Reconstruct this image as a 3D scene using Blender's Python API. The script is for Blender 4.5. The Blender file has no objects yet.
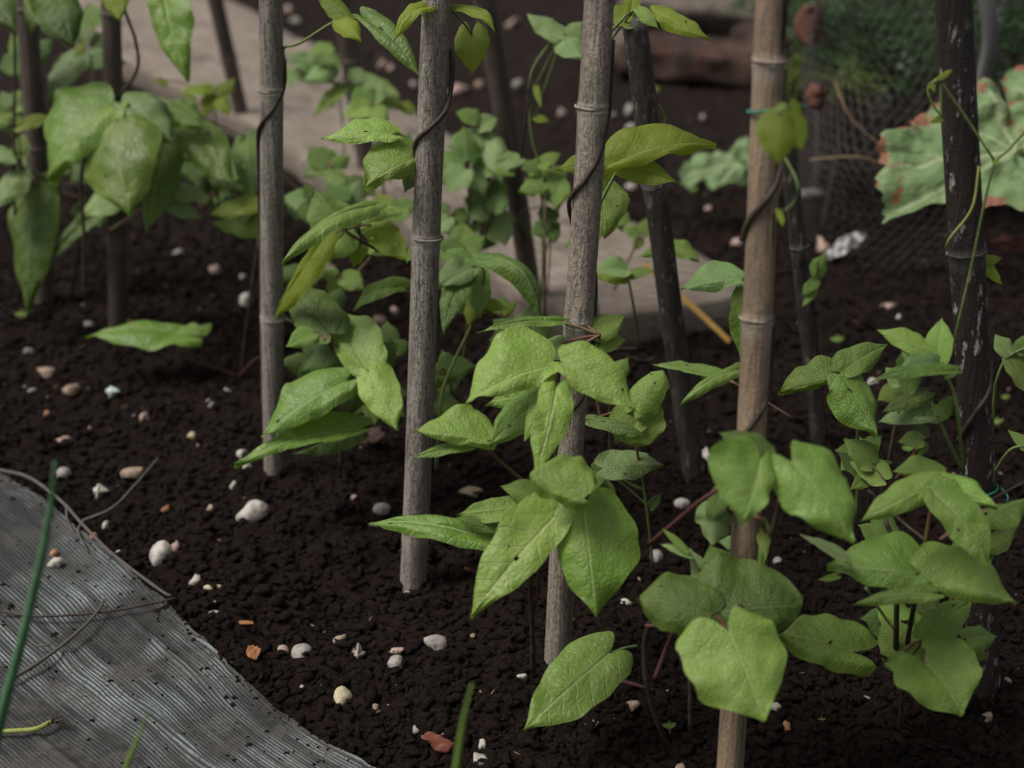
import bpy, math, random
import numpy as np
from mathutils import Vector
R = math.radians
random.seed(11); rng = np.random.default_rng(11)
scene = bpy.context.scene
COL = scene.collection

# ------------------------------------------------------------------ camera model
PITCH = R(25.0); H = 0.92; F = 1422.0
cp_, sp_ = math.cos(PITCH), math.sin(PITCH)
FW = Vector((0, cp_, -sp_)); UP = Vector((0, sp_, cp_)); EYE = Vector((0, 0, H))
def ray(px, py):
    return FW + UP*((384-py)/F) + Vector(((px-512)/F, 0, 0))
def P(px, py, Y):                       # the point of the plane y = Y seen at that place
    d = ray(px, py); return EYE + d*(Y/d.y)
def G(px, py, z=0.0):                   # the point of the ground seen there
    d = ray(px, py); return EYE + d*((z-H)/d.z)
def proj(p):
    q = p - EYE; t = q.dot(FW)
    return np.array((512+F*q.x/t, 384-F*q.dot(UP)/t)), t

cam_d = bpy.data.cameras.new('camera'); cam = bpy.data.objects.new('camera', cam_d); COL.objects.link(cam)
cam.location = EYE; cam.rotation_euler = (math.pi/2-PITCH, 0, 0)
cam_d.sensor_width = 36; cam_d.lens = 36*F/1024; cam_d.clip_end = 300; cam_d.clip_start = 0.02
cam_d.dof.use_dof = True; cam_d.dof.focus_distance = 1.45; cam_d.dof.aperture_fstop = 3.6
scene.camera = cam

# ------------------------------------------------------------------ noise
def _h2(i, j, s):
    n = (i*374761393 + j*668265263 + s*974634777) & 0xffffffff
    n = ((n ^ (n >> 13))*1274126177) & 0xffffffff
    return ((n ^ (n >> 16)) & 0xffff)/65535.0
def vnoise(x, y, s=0):
    x = np.asarray(x, float); y = np.asarray(y, float)
    i = np.floor(x).astype(np.int64); j = np.floor(y).astype(np.int64)
    fx = x-i; fy = y-j; fx = fx*fx*(3-2*fx); fy = fy*fy*(3-2*fy)
    a = _h2(i, j, s)*(1-fx)+_h2(i+1, j, s)*fx
    b = _h2(i, j+1, s)*(1-fx)+_h2(i+1, j+1, s)*fx
    return (a*(1-fy)+b*fy)*2-1
def fbm(x, y, o=4, s=0):
    r = 0; a = 1; t = 0
    for k in range(o):
        r = r + a*vnoise(x*2**k, y*2**k, s+k*7); t += a; a *= .5
    return r/t
def bumps(x, y, cell, s):               # rounded crumbs: the nearest of jittered centres
    gx = x/cell; gy = y/cell; i = np.floor(gx).astype(np.int64); j = np.floor(gy).astype(np.int64)
    best = np.zeros_like(gx)
    for a in (-1, 0, 1):
        for b in (-1, 0, 1):
            ii = i+a; jj = j+b
            cx = ii+.5+(_h2(ii, jj, s)-.5)*.9; cy = jj+.5+(_h2(ii, jj, s+1)-.5)*.9
            r = .35+.45*_h2(ii, jj, s+2)
            d2 = ((gx-cx)**2+(gy-cy)**2)/r**2
            best = np.maximum(best, np.sqrt(np.clip(1-d2, 0, 1))*r)
    return best*cell
def ground_z(x, y):
    x = np.asarray(x, float); y = np.asarray(y, float)
    wx = x+.006*vnoise(x*70, y*70, 3); wy = y+.006*vnoise(x*70, y*70, 4)
    z = .012*fbm(x*3.1, y*3.1, 3, 1)+.007*fbm(x*14, y*14, 2, 9)
    m = .5+.5*vnoise(x*6, y*6, 21)
    z = z+.6*bumps(wx, wy, .036, 31)*m+.5*bumps(wx, wy, .017, 41)+.35*bumps(wx, wy, .010, 51)
    z = z+.0012*fbm(x*300, y*300, 2, 61)
    return z-.014
def gz(x, y): return float(ground_z(np.array([x]), np.array([y]))[0])

# ------------------------------------------------------------------ mesh helpers
def mesh_obj(name, verts, faces, mat=None, parent=None, smooth=True, origin=None, uvs=None, attrs=None):
    v = np.asarray(verts, np.float64)
    org = Vector((0, 0, 0)) if origin is None else Vector(origin)
    me = bpy.data.meshes.new(name)
    me.from_pydata((v-np.array(org)).tolist(), [], faces if isinstance(faces, list) else faces.tolist())
    if smooth: me.polygons.foreach_set('use_smooth', [True]*len(me.polygons))
    if uvs is not None:
        ul = me.uv_layers.new(name='UVMap'); li = np.empty(len(me.loops), np.int32)
        me.loops.foreach_get('vertex_index', li)
        ul.data.foreach_set('uv', np.asarray(uvs, np.float32)[li].ravel())
    for k, a in (attrs or {}).items():
        at = me.attributes.new(k, 'FLOAT', 'POINT'); at.data.foreach_set('value', np.asarray(a, np.float32))
    if mat: me.materials.append(mat)
    o = bpy.data.objects.new(name, me); COL.objects.link(o)
    if parent is not None:
        o.parent = parent; o.location = org-parent.location
    else: o.location = org
    return o
def tag(o, label, cat, group=None, kind=None):
    if label: o['label'] = label
    if cat: o['category'] = cat
    if group: o['group'] = group
    if kind: o['kind'] = kind
    return o
def thing(name, label, cat, loc, group=None):
    o = bpy.data.objects.new(name, None); COL.objects.link(o); o.location = loc; o.empty_display_size = .02
    return tag(o, label, cat, group)
def spline(pts, n=6):
    pts = [Vector(p) for p in pts]
    if len(pts) == 2:
        return [pts[0].lerp(pts[1], k/n) for k in range(n+1)]
    q = [pts[0]*2-pts[1]]+pts+[pts[-1]*2-pts[-2]]; out = []
    for i in range(1, len(q)-2):
        a, b, c, d = q[i-1:i+3]
        for k in range(n):
            t = k/n
            out.append(.5*((2*b)+(c-a)*t+(2*a-5*b+4*c-d)*t*t+(3*b-a-3*c+d)*t**3))
    out.append(pts[-1]); return out
def tube_geo(path, rad, sides=8, cap=True):
    n = len(path); V = []; Fc = []
    rad = [rad]*n if not hasattr(rad, '__len__') else rad
    t0 = (path[1]-path[0]).normalized(); ref = Vector((0, 0, 1)) if abs(t0.z) < .8 else Vector((1, 0, 0))
    u = t0.cross(ref).normalized()
    for i, p in enumerate(path):
        t = (path[min(i+1, n-1)]-path[max(i-1, 0)]).normalized()
        u = (u-t*u.dot(t)).normalized(); w = t.cross(u)
        for k in range(sides):
            a = 2*math.pi*k/sides; V.append(p+(u*math.cos(a)+w*math.sin(a))*rad[i])
    for i in range(n-1):
        for k in range(sides):
            k2 = (k+1) % sides
            Fc.append((i*sides+k, i*sides+k2, (i+1)*sides+k2, (i+1)*sides+k))
    if cap:
        Fc.append(tuple(range(sides-1, -1, -1))); Fc.append(tuple((n-1)*sides+k for k in range(sides)))
    return V, Fc
def tube(name, pts, r0, r1, mat, parent=None, sides=8, n=6, rough=0.0, origin=None):
    path = spline(pts, n); m = len(path)
    rad = [(r0+(r1-r0)*i/(m-1))*(1+rough*random.uniform(-1, 1)) for i in range(m)]
    V, Fc = tube_geo(path, rad, sides)
    return mesh_obj(name, V, Fc, mat, parent, origin=origin or path[0])

# ------------------------------------------------------------------ materials
class NT:
    def __init__(s, name):
        s.m = bpy.data.materials.new(name); s.m.use_nodes = True; s.t = s.m.node_tree; s.t.nodes.clear()
        s.out = s.t.nodes.new('ShaderNodeOutputMaterial')
    def n(s, ty, **kw):
        nd = s.t.nodes.new(ty)
        for k, v in kw.items():
            if k.startswith('_'): setattr(nd, k[1:], v)
            else:
                key = k.replace('__', ' ')
                s.set(nd.inputs[key], v)
        return nd
    def set(s, sock, v):
        if isinstance(v, bpy.types.NodeSocket): s.t.links.new(v, sock)
        else:
            if isinstance(v, (tuple, list)) and len(v) == 3 and sock.type == 'RGBA': v = (*v, 1)
            sock.default_value = v
    def M(s, op, a, b=0.0, c=0.0, clamp=False):
        nd = s.t.nodes.new('ShaderNodeMath'); nd.operation = op; nd.use_clamp = clamp
        for i, v in enumerate((a, b, c)): s.set(nd.inputs[i], v)
        return nd.outputs[0]
    def step(s, x, a, b):               # 0 below a, 1 above b
        nd = s.t.nodes.new('ShaderNodeMapRange'); nd.interpolation_type = 'SMOOTHSTEP'
        s.set(nd.inputs['Value'], x); nd.inputs['From Min'].default_value = a; nd.inputs['From Max'].default_value = b
        return nd.outputs['Result']
    def mix(s, f, a, b, mode='MIX'):
        nd = s.t.nodes.new('ShaderNodeMix'); nd.data_type = 'RGBA'; nd.blend_type = mode; nd.clamp_factor = True
        s.set(nd.inputs['Factor'], f); s.set(nd.inputs['A'], a); s.set(nd.inputs['B'], b)
        return nd.outputs['Result']
    def coord(s, kind='Object', scale=(1, 1, 1)):
        tc = s.t.nodes.new('ShaderNodeTexCoord'); mp = s.t.nodes.new('ShaderNodeMapping')
        s.t.links.new(tc.outputs[kind], mp.inputs['Vector']); mp.inputs['Scale'].default_value = scale
        return mp.outputs['Vector']
    def noise(s, vec, scale, detail=4, rough=.55, out='Fac'):
        nd = s.n('ShaderNodeTexNoise', Vector=vec, Scale=scale, Detail=detail, Roughness=rough); return nd.outputs[out]
    def voro(s, vec, scale, feature='F1', out='Distance'):
        nd = s.t.nodes.new('ShaderNodeTexVoronoi'); nd.feature = feature
        s.set(nd.inputs['Vector'], vec); nd.inputs['Scale'].default_value = scale; return nd.outputs[out]
    def rand(s): return s.t.nodes.new('ShaderNodeObjectInfo').outputs['Random']
    def attr(s, name):
        nd = s.t.nodes.new('ShaderNodeAttribute'); nd.attribute_name = name; return nd.outputs['Fac']
    def bump(s, h, dist, strength=1.0, normal=None):
        nd = s.n('ShaderNodeBump', Height=h, Distance=dist, Strength=strength)
        if normal: s.set(nd.inputs['Normal'], normal)
        return nd.outputs[0]
    def finish(s, col, rough=.7, normal=None, spec=.3, trans=None, transcol=None):
        b = s.n('ShaderNodeBsdfPrincipled'); s.set(b.inputs['Base Color'], col); s.set(b.inputs['Roughness'], rough)
        b.inputs['Specular IOR Level'].default_value = spec
        if normal: s.set(b.inputs['Normal'], normal)
        sh = b.outputs[0]
        if trans:
            t = s.n('ShaderNodeBsdfTranslucent'); s.set(t.inputs['Color'], transcol)
            if normal: s.set(t.inputs['Normal'], normal)
            mx = s.t.nodes.new('ShaderNodeMixShader'); mx.inputs[0].default_value = trans
            s.t.links.new(sh, mx.inputs[1]); s.t.links.new(t.outputs[0], mx.inputs[2]); sh = mx.outputs[0]
        s.t.links.new(sh, s.out.inputs[0]); return s.m

def leaf_material(name, base, light, vein, tcol, trans=.3, rough=.35, bumpd=.0016, spec=.5):
    s = NT(name)
    uv = s.t.nodes.new('ShaderNodeTexCoord').outputs['UV']
    sep = s.t.nodes.new('ShaderNodeSeparateXYZ'); s.t.links.new(uv, sep.inputs[0])
    u, v = sep.outputs[0], sep.outputs[1]
    x = s.M('ABSOLUTE', v)
    wob = s.M('MULTIPLY', s.M('SUBTRACT', s.noise(uv, 7, 2), .5), .05)
    side = s.M('MULTIPLY', s.M('GREATER_THAN', v, 0), .4)
    q = s.M('ADD', s.M('SUBTRACT', s.M('ADD', u, wob), s.M('MULTIPLY', x, .95)), s.M('MULTIPLY', s.M('MULTIPLY', x, x), .7))
    fr = s.M('ABSOLUTE', s.M('SUBTRACT', s.M('FRACT', s.M('ADD', s.M('MULTIPLY', q, 6.2), side)), .5))
    lat = s.M('MULTIPLY', s.M('SUBTRACT', 1, s.step(fr, .012, .065)), s.M('SUBTRACT', 1, s.step(x, .2, .45)))
    mid = s.M('SUBTRACT', 1, s.step(x, .004, .016))
    mid = s.M('MULTIPLY', mid, s.M('SUBTRACT', 1, s.step(u, .75, 1.0)))
    net1 = s.voro(uv, 17, 'DISTANCE_TO_EDGE'); net2 = s.voro(uv, 55, 'DISTANCE_TO_EDGE')
    n1 = s.M('SUBTRACT', 1, s.step(net1, .0, .07)); n2 = s.M('SUBTRACT', 1, s.step(net2, .0, .12))
    veins = s.M('MAXIMUM', s.M('MULTIPLY', lat, .75), s.M('MAXIMUM', mid, s.M('MULTIPLY', n1, .22)))
    ob = s.coord('Object')
    big = s.noise(ob, 16, 2); rn = s.rand()
    c = s.mix(s.step(big, .34, .68), base, light)
    c = s.mix(s.M('MULTIPLY', n2, .12), c, tuple(k*.6 for k in base))
    c = s.mix(s.M('MULTIPLY', veins, .62), c, vein)
    spots = s.M('SUBTRACT', 1, s.step(s.voro(ob, 170), .10, .2))
    spots = s.M('MULTIPLY', spots, s.step(s.noise(ob, 35, 2), .55, .68))
    c = s.mix(s.M('MULTIPLY', spots, .7), c, (.035, .04, .012))
    c = s.mix(s.M('MULTIPLY', s.step(s.noise(ob, 11, 3, .5), .56, .74), .25), c, (.24, .31, .04))
    hs = s.n('ShaderNodeHueSaturation', Color=c)
    s.set(hs.inputs['Hue'], s.M('ADD', .49, s.M('MULTIPLY', rn, .022)))
    s.set(hs.inputs['Value'], s.M('ADD', .74, s.M('MULTIPLY', s.M('FRACT', s.M('MULTIPLY', rn, 7.3)), .52)))
    c = hs.outputs[0]
    h = s.M('ADD', s.M('MULTIPLY', s.M('SUBTRACT', 1, veins), .6), s.M('MULTIPLY', s.step(net1, 0, .42), .30))
    h = s.M('ADD', h, s.M('MULTIPLY', s.step(net2, 0, .3), .10))
    h = s.M('ADD', h, s.M('MULTIPLY', s.noise(ob, 30, 2), 1.2))
    nm = s.bump(h, bumpd*1.1, .7)
    tc = s.mix(s.M('MULTIPLY', veins, .4), tcol, tuple(k*.55 for k in tcol))
    return s.finish(c, s.M('ADD', rough, s.M('MULTIPLY', big, .12)), nm, spec, trans, tc)

LM = {
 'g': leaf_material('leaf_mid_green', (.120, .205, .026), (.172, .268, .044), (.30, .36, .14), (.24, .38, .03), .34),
 'y': leaf_material('leaf_young_yellow_green', (.165, .225, .018), (.21, .275, .025), (.28, .34, .07), (.40, .50, .02), .46, .5, .001),
 'b': leaf_material('leaf_pale_green', (.155, .245, .068), (.21, .305, .11), (.31, .39, .18), (.24, .36, .08), .26, .40),
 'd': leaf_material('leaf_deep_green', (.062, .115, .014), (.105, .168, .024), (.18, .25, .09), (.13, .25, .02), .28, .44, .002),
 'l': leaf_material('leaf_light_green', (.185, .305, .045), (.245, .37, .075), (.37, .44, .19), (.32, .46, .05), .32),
}
def stem_mat(name, a, b):
    s = NT(name); ob = s.coord('Object')
    c = s.mix(s.step(s.noise(ob, 60, 3), .35, .65), a, b)
    return s.finish(c, .6, s.bump(s.noise(ob, 400, 3), .0005), .3)
M_PET = stem_mat('petiole_reddish_green', (.12, .10, .035), (.13, .055, .04))
M_PETG = stem_mat('petiole_green', (.15, .20, .06), (.11, .15, .05))
M_RED = stem_mat('stem_reddish', (.085, .028, .026), (.06, .026, .022))
M_VINE = stem_mat('stem_dark_woody', (.03, .02, .014), (.06, .045, .03))
M_ONION = stem_mat('onion_green', (.06, .15, .06), (.09, .20, .10))
M_GRASS = stem_mat('grass_green', (.12, .21, .04), (.16, .25, .05))
M_YSTEM = stem_mat('stalk_yellow_green', (.2, .24, .05), (.26, .28, .07))

def bamboo(name, a, b, dark, streak=.5, speck=.5, flecks=0.0, pale=(.38, .34, .29)):
    s = NT(name); o = s.coord('Object'); st = s.coord('Object', (1, 1, .05)); st2 = s.coord('Object', (1, 1, .02))
    c = s.mix(s.step(s.noise(st, 95, 5, .6), .3, .7), a, b)
    c = s.mix(s.M('MULTIPLY', s.step(s.noise(st2, 230, 4, .6), .52, .72), streak), c, dark)
    c = s.mix(s.M('MULTIPLY', s.step(s.noise(s.coord('Object', (1, 1, .3)), 26, 5, .65), .45, .66), .6), c, tuple(k*.5 for k in a))
    sp = s.M('SUBTRACT', 1, s.step(s.noise(s.coord('Object', (1, 1, .45)), 420, 5, .72), .40, .54))
    c = s.mix(s.M('MULTIPLY', sp, speck), c, dark)
    if flecks:
        fl = s.M('MULTIPLY', s.step(s.noise(s.coord('Object', (1, 1, .3)), 130, 4, .7), .575, .63), s.step(s.noise(o, 8, 2), .36, .5))
        c = s.mix(s.M('MULTIPLY', fl, flecks), c, (.4, .38, .36))
    nd = s.attr('node')
    c = s.mix(s.M('MULTIPLY', nd, s.M('ADD', .25, s.M('MULTIPLY', s.noise(o, 120, 3), .9)), clamp=True), c, pale)
    h = s.M('ADD', s.noise(st2, 300, 4, .6), s.M('MULTIPLY', s.noise(o, 500, 3), .4))
    return s.finish(c, .58, s.bump(h, .003, 1.0), .35)
BM = {
 'grey': bamboo('bamboo_grey', (.35, .31, .262), (.18, .152, .126), (.028, .022, .018), .9, .6),
 'tan': bamboo('bamboo_grey_tan', (.37, .318, .26), (.205, .17, .136), (.042, .032, .025), .75, .6),
 'orange': bamboo('bamboo_orange_tan', (.36, .26, .17), (.22, .165, .12), (.05, .033, .024), .7, .3),
 'dark': bamboo('bamboo_dark', (.05, .034, .030), (.022, .016, .015), (.008, .006, .006), .5, .3, 1.0, (.10, .09, .08)),
 'brown': bamboo('bamboo_brown', (.125, .09, .075), (.075, .052, .044), (.02, .015, .013), .5, .4, 0, (.14, .12, .10)),
 'black': bamboo('bamboo_blackened', (.085, .072, .062), (.028, .022, .02), (.01, .008, .008), .7, .4, .4, (.13, .12, .11)),
}

def soil_material():
    s = NT('dark_soil'); o = s.coord('Object')
    n = s.noise(o, 95, 6, .7); f = s.noise(o, 420, 5, .7)
    c = s.mix(s.step(n, .36, .62), (.0044, .0018, .0011), (.0215, .0098, .0060))
    c = s.mix(s.M('MULTIPLY', s.step(f, .48, .68), .7), c, (.036, .020, .0145))
    c = s.mix(s.M('MULTIPLY', s.step(s.noise(o, 5, 3), .45, .7), .25), c, (.030, .0155, .011))
    bits = s.M('MULTIPLY', s.M('SUBTRACT', 1, s.step(s.voro(o, 150), .06, .13)), s.step(s.noise(o, 60, 2), .52, .62))
    c = s.mix(s.M('MULTIPLY', bits, .8), c, (.13, .095, .07))
    h = s.M('ADD', s.noise(o, 260, 6, .7), s.M('MULTIPLY', s.noise(o, 900, 4, .7), .35))
    return s.finish(c, .93, s.bump(h, .010, 1.0), .2)
M_SOIL = soil_material()

def stone_mat(name, a, b, d=(.05, .035, .028), dirt=.65):
    s = NT(name); o = s.coord('Object')
    c = s.mix(s.step(s.noise(o, 90, 4), .35, .65), a, b)
    c = s.mix(s.M('MULTIPLY', s.step(s.noise(o, 55, 5, .7), .52, .66), dirt), c, d)
    geo = s.t.nodes.new('ShaderNodeNewGeometry')
    return s.finish(c, .78, s.bump(s.noise(o, 300, 5, .65), .0016, .8), .3)
SM = {
 'w': stone_mat('stone_white', (.50, .47, .42), (.30, .265, .225), dirt=.75),
 'g': stone_mat('stone_grey', (.33, .30, .27), (.24, .21, .185)),
 't': stone_mat('stone_tan', (.33, .25, .18), (.22, .155, .11), dirt=.6),
 'p': stone_mat('stone_pinkish', (.40, .29, .245), (.30, .20, .165)),
 'o': stone_mat('stone_orange', (.38, .19, .09), (.27, .14, .08), dirt=.4),
 'c': stone_mat('stone_cream', (.50, .43, .28), (.40, .34, .21), dirt=.25),
 'k': stone_mat('stone_dark', (.07, .055, .05), (.045, .035, .03)),
 's': stone_mat('stone_bluish_white', (.62, .68, .70), (.5, .57, .58), dirt=.1),
}

# ------------------------------------------------------------------ the ground
def axis_y():
    y = .35; out = []
    while y < 7: out.append(y); y += .0034*max(y, .75)**1.75
    while y < 90: out.append(y); y *= 1.07
    return np.array(out)
def axis_x():
    x = 0; out = [0]; 
    while x < 45:
        x += .0042 if x < .75 else .0042*(x/.75)**2.2; out.append(x)
    a = np.array(out); return np.concatenate((-a[:0:-1], a))
ys, xs = axis_y(), axis_x()
X, Y = np.meshgrid(xs, ys); Z = ground_z(X, Y)
nx, ny = len(xs), len(ys)
me = bpy.data.meshes.new('ground'); me.vertices.add(nx*ny)
me.vertices.foreach_set('co', np.stack((X, Y, Z), -1).astype(np.float32).ravel())
i = np.arange(ny-1)[:, None]*nx+np.arange(nx-1)[None, :]
Q = np.stack((i, i+1, i+nx+1, i+nx), -1).reshape(-1, 4)
me.loops.add(Q.size); me.polygons.add(len(Q))
me.loops.foreach_set('vertex_index', Q.ravel().astype(np.int32))
me.polygons.foreach_set('loop_start', np.arange(0, Q.size, 4, dtype=np.int32))
me.polygons.foreach_set('use_smooth', np.ones(len(Q), bool))
me.update(); me.validate(); me.materials.append(M_SOIL)
g = bpy.data.objects.new('ground', me); COL.objects.link(g); tag(g, 'dark crumbly garden soil', None, kind='structure')

# icosphere template
def ico(sub=1):
    import bmesh
    bm = bmesh.new(); bmesh.ops.create_icosphere(bm, subdivisions=sub, radius=1)
    v = np.array([q.co[:] for q in bm.verts]); f = np.array([[q.index for q in p.verts] for p in bm.faces]); bm.free(); return v, f
IC1, IC2, IC3 = ico(1), ico(2), ico(4)
def scatter(name, n, ymin, ymax, rmin, rmax, mat, flat=.75, powr=2.5, label='', tmpl=IC1, sink=.3, stretch=1.0, xs_=1.0, power_y=1.0):
    v0, f0 = tmpl; V = []; Fs = []
    yy = ymin+(ymax-ymin)*rng.random(n)**power_y
    xx = (rng.random(n)*2-1)*(.42*yy+.05)*xs_
    rr = rmin+(rmax-rmin)*rng.random(n)**powr
    zz = ground_z(xx, yy)
    for k in range(n):
        sc = rr[k]*np.array((1+stretch*rng.random(), .7+.5*rng.random(), flat*(.7+.5*rng.random())))
        a = rng.random()*6.28; ca, sa = math.cos(a), math.sin(a)
        w = v0*(1+.36*rng.standard_normal((len(v0), 1)))*sc
        V.append(np.stack((w[:, 0]*ca-w[:, 1]*sa+xx[k], w[:, 0]*sa+w[:, 1]*ca+yy[k], w[:, 2]+zz[k]+rr[k]*flat*sink), -1))
        Fs.append(f0+k*len(v0))
    o = mesh_obj(name, np.concatenate(V), np.concatenate(Fs), mat, smooth=True)
    tag(o, label, None, kind='stuff'); return o
scatter('soil_crumbs', 125000, .75, 3.0, .0007, .0062, M_SOIL, power_y=1.5, powr=5.0, flat=.9, label='loose dark crumbs of soil', sink=.45)
scatter('grit', 380, .7, 4.6, .0007, .0034, SM['t'], powr=3, label='fine tan grit in the soil', sink=.6)
scatter('pale_grit', 160, .7, 4.8, .0007, .0032, SM['w'], powr=3, label='fine pale grit in the soil', sink=.6)
s_ = NT('dry_straw'); M_STRAW = s_.finish(s_.mix(s_.noise(s_.coord(), 80), (.25, .18, .11), (.14, .09, .055)), .8)
scatter('straw_bits', 420, .7, 3.8, .0007, .0016, M_STRAW, flat=.6, label='short bits of dry straw and bark in the soil', sink=1.0, stretch=6)

# ------------------------------------------------------------------ canes
CANES = {}
def make_cane(key, base, topx, width, mat, lean, nodes, label, topy=0.0, extra=.28, wob=.0015, end_y=None):
    b = G(*base); b.z = 0
    # a plane through the base that leans by `lean`; the cane lies in it
    N = Vector((0, 1, -lean)).normalized()
    d = ray(topx, topy); t = (b-EYE).dot(N)/d.dot(N); top = EYE+d*t
    ax = (top-b); ln = ax.length; ax.normalize()
    tm = ((b+top)/2-EYE).dot(FW); r = width*tm/F/2
    L = ln if end_y is not None else ln+extra
    def at_py(py):
        lo, hi = 0.0, ln+.6
        for _ in range(40):
            mdl = (lo+hi)/2
            if proj(b+ax*mdl)[0][1] > py: lo = mdl
            else: hi = mdl
        return (lo+hi)/2
    nd = sorted(at_py(y) for y in nodes)
    gaps = nd[-1]+.36
    while gaps < L-.03: nd.append(gaps); gaps += .23
    seed = random.random()*50
    zs = list(np.arange(-.06, L, .012))+[L]
    for q in nd:
        zs += [q+k for k in (-.010, -.006, -.0042, -.003, -.0015, 0, .0015, .003, .0042, .006, .010)]
    zs = sorted(set(z for z in zs if z <= L)); sides = 28
    u = ax.cross(Vector((0, 1, 0))).normalized(); w = u.cross(ax)
    V = []; A = []; Fc = []
    for z in zs:
        rr = r*(1-.05*z); na = 0
        for q in nd:
            dd = z-q
            rr += r*.065*math.exp(-((dd-.002)/.0024)**2)+r*.05*math.exp(-((dd+.0035)/.0016)**2)-r*.05*math.exp(-((dd+.0008)/.001)**2)
            rr += r*.035*math.exp(-(dd/.02)**2)
            na = max(na, math.exp(-((dd+.006)/.007)**2)*.75 if dd < 0 else math.exp(-(dd/.004)**2)*.8)
        off = u*(wob*math.sin(z*7+seed))+w*(wob*math.cos(z*5+seed))
        c = b+ax*z+off
        for k in range(sides):
            a = 2*math.pi*k/sides
            r2 = rr*(1+.018*math.sin(2*a+seed)+.012*math.sin(3*a+z*3))
            V.append(c+(u*math.cos(a)+w*math.sin(a))*r2); A.append(na)
    n = len(zs)
    for i in range(n-1):
        for k in range(sides):
            k2 = (k+1) % sides; Fc.append((i*sides+k2, i*sides+k, (i+1)*sides+k, (i+1)*sides+k2))
    Fc.append(tuple((n-1)*sides+k for k in range(sides-1, -1, -1)))
    o = mesh_obj('bamboo_cane', V, Fc, BM[mat], origin=b, attrs={'node': A})
    tag(o, label, 'cane', 'bamboo canes of the bean support')
    CANES[key] = dict(b=b, ax=ax, r=r, at=at_py, u=u, w=w, o=o, nd=nd)
    # a raised ring at every node is a part of its own
    for q in nd:
        c = b+ax*q-b; rv = []; rf = []
        prof = ((-.0012, .0), (-.0008, .0009), (.0004, .0013), (.0014, .0008), (.0018, .0))
        for dz, dr in prof:
            for k in range(sides):
                a = 2*math.pi*k/sides
                rv.append(b+ax*(q+dz+.0012*math.sin(a+seed)*.5)+(u*math.cos(a)+w*math.sin(a))*(r*1.065+dr*(1+.35*math.sin(5*a+q*90))))
        for i in range(len(prof)-1):
            for k in range(sides):
                k2 = (k+1) % sides; rf.append((i*sides+k2, i*sides+k, (i+1)*sides+k, (i+1)*sides+k2))
        mesh_obj('node_ring', rv, rf, BM[mat], parent=o, origin=b+ax*q, attrs={'node': [.55]*len(rv)})
    return o
G1 = 'front row'
make_cane('far', (44, 300), 27, 21, 'brown', .05, (10, 148), 'brown cane at the far left edge of the photo, behind dark hanging leaves')
make_cane('L', (118, 328), 111, 18.5, 'brown', .06, (240,), 'thin brown cane behind the large three-part leaf at the upper left')
make_cane('m245', (247, 137), 215, 15, 'brown', -.08, (60,), 'thin blurred cane leaning left in front of the pale timber, between two front canes')
make_cane('m360', (371, 195), 341, 20, 'brown', -.08, (60,), 'brown cane leaning left in the back row, left of the thickest grey cane')
make_cane('A', (275, 475), 270, 23, 'grey', .03, (90, 318), 'grey fissured cane with a dark stem winding down its left side')
make_cane('B', (412, 580), 438, 28.5, 'grey', .08, (238, 528), 'straight grey cane with a white ringed node and its foot bare on open soil')
make_cane('m530', (536, 324), 485, 21, 'brown', -.08, (217,), 'dark brown cane leaning left behind the bean plants, in front of the pale timber')
make_cane('C', (558, 662), 598, 28.5, 'tan', .08, (107, 322), 'tan grey cane rising from the big three-part leaf in the middle')
make_cane('m640', (694, 472), 633, 24, 'black', -.08, (185,), 'blackened cane with a cut top, leaning left behind the yellow-green leaf', topy=20, end_y=20)
make_cane('D', (730, 792), 773, 29, 'orange', .08, (61, 318), 'orange-brown split cane with green twine and a heart leaf near its top')
make_cane('m815', (818, 442), 787.5, 16.5, 'black', -.08, (246,), 'thin dark cane just right of the orange-brown cane', topy=124, end_y=124)
make_cane('E', (985, 686), 956, 34, 'dark', .02, (252,), 'thick almost black cane with white flecks at the right')

# crumbs pressed up against the foot of every cane
v0, f0 = IC1; cv = []; cf = []
for key_, c_ in CANES.items():
    for _ in range(130):
        a_ = rng.random()*6.283; d_ = c_['r']*(.95+1.6*rng.random()**1.8); x_, y_ = c_['b'].x+math.cos(a_)*d_, c_['b'].y+math.sin(a_)*d_
        rr = .0012+.0045*rng.random()**2
        cf.append(f0+len(cv)*len(v0)); cv.append(v0*(1+.3*rng.standard_normal((len(v0), 1)))*rr+np.array((x_, y_, gz(x_, y_)+.006*max(0, 1.8-d_/c_['r']))))
tag(mesh_obj('heaped_soil', np.concatenate(cv), np.concatenate(cf), M_SOIL), 'soil heaped against the feet of the canes', None, kind='stuff')
def on_cane(key, py, ang, k=1.12):
    c = CANES[key]; z = c['at'](py); a = R(ang)      # 0 = facing the viewer, 90 = right side, -90 = left side
    p = c['b']+c['ax']*z
    return p+(Vector((1, 0, 0))*math.sin(a)-Vector((0, 1, 0))*math.cos(a))*c['r']*k

# the splits of the orange-brown cane are dark grooves of their own
M_SPLIT = NT('split_dark').finish((.022, .016, .012), .9)
for (y0, y1, a0, a1, wd) in ((-25, 55, 48, 40, 11), (120, 168, 52, 46, 7), (205, 314, 42, 58, 7), (330, 430, 66, 60, 4)):
    c_ = CANES['D']; V = []; Fc = []; m_ = 14
    for i in range(m_):
        t = i/(m_-1); y = y0+(y1-y0)*t; w_ = wd*(1-abs(2*t-1)**3*.9)*(1+.25*math.sin(i*2.3))
        for k, e in enumerate((-1, -.35, .35, 1)):
            V.append(on_cane('D', y, a0+(a1-a0)*t+e*w_, 1.012 if abs(e) == 1 else 1.03))
    for i in range(m_-1):
        for k in range(3): Fc.append((i*4+k, i*4+k+1, i*4+k+5, i*4+k+4))
    mesh_obj('split', V, Fc, M_SPLIT, parent=c_['o'], origin=c_['b'])
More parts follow.
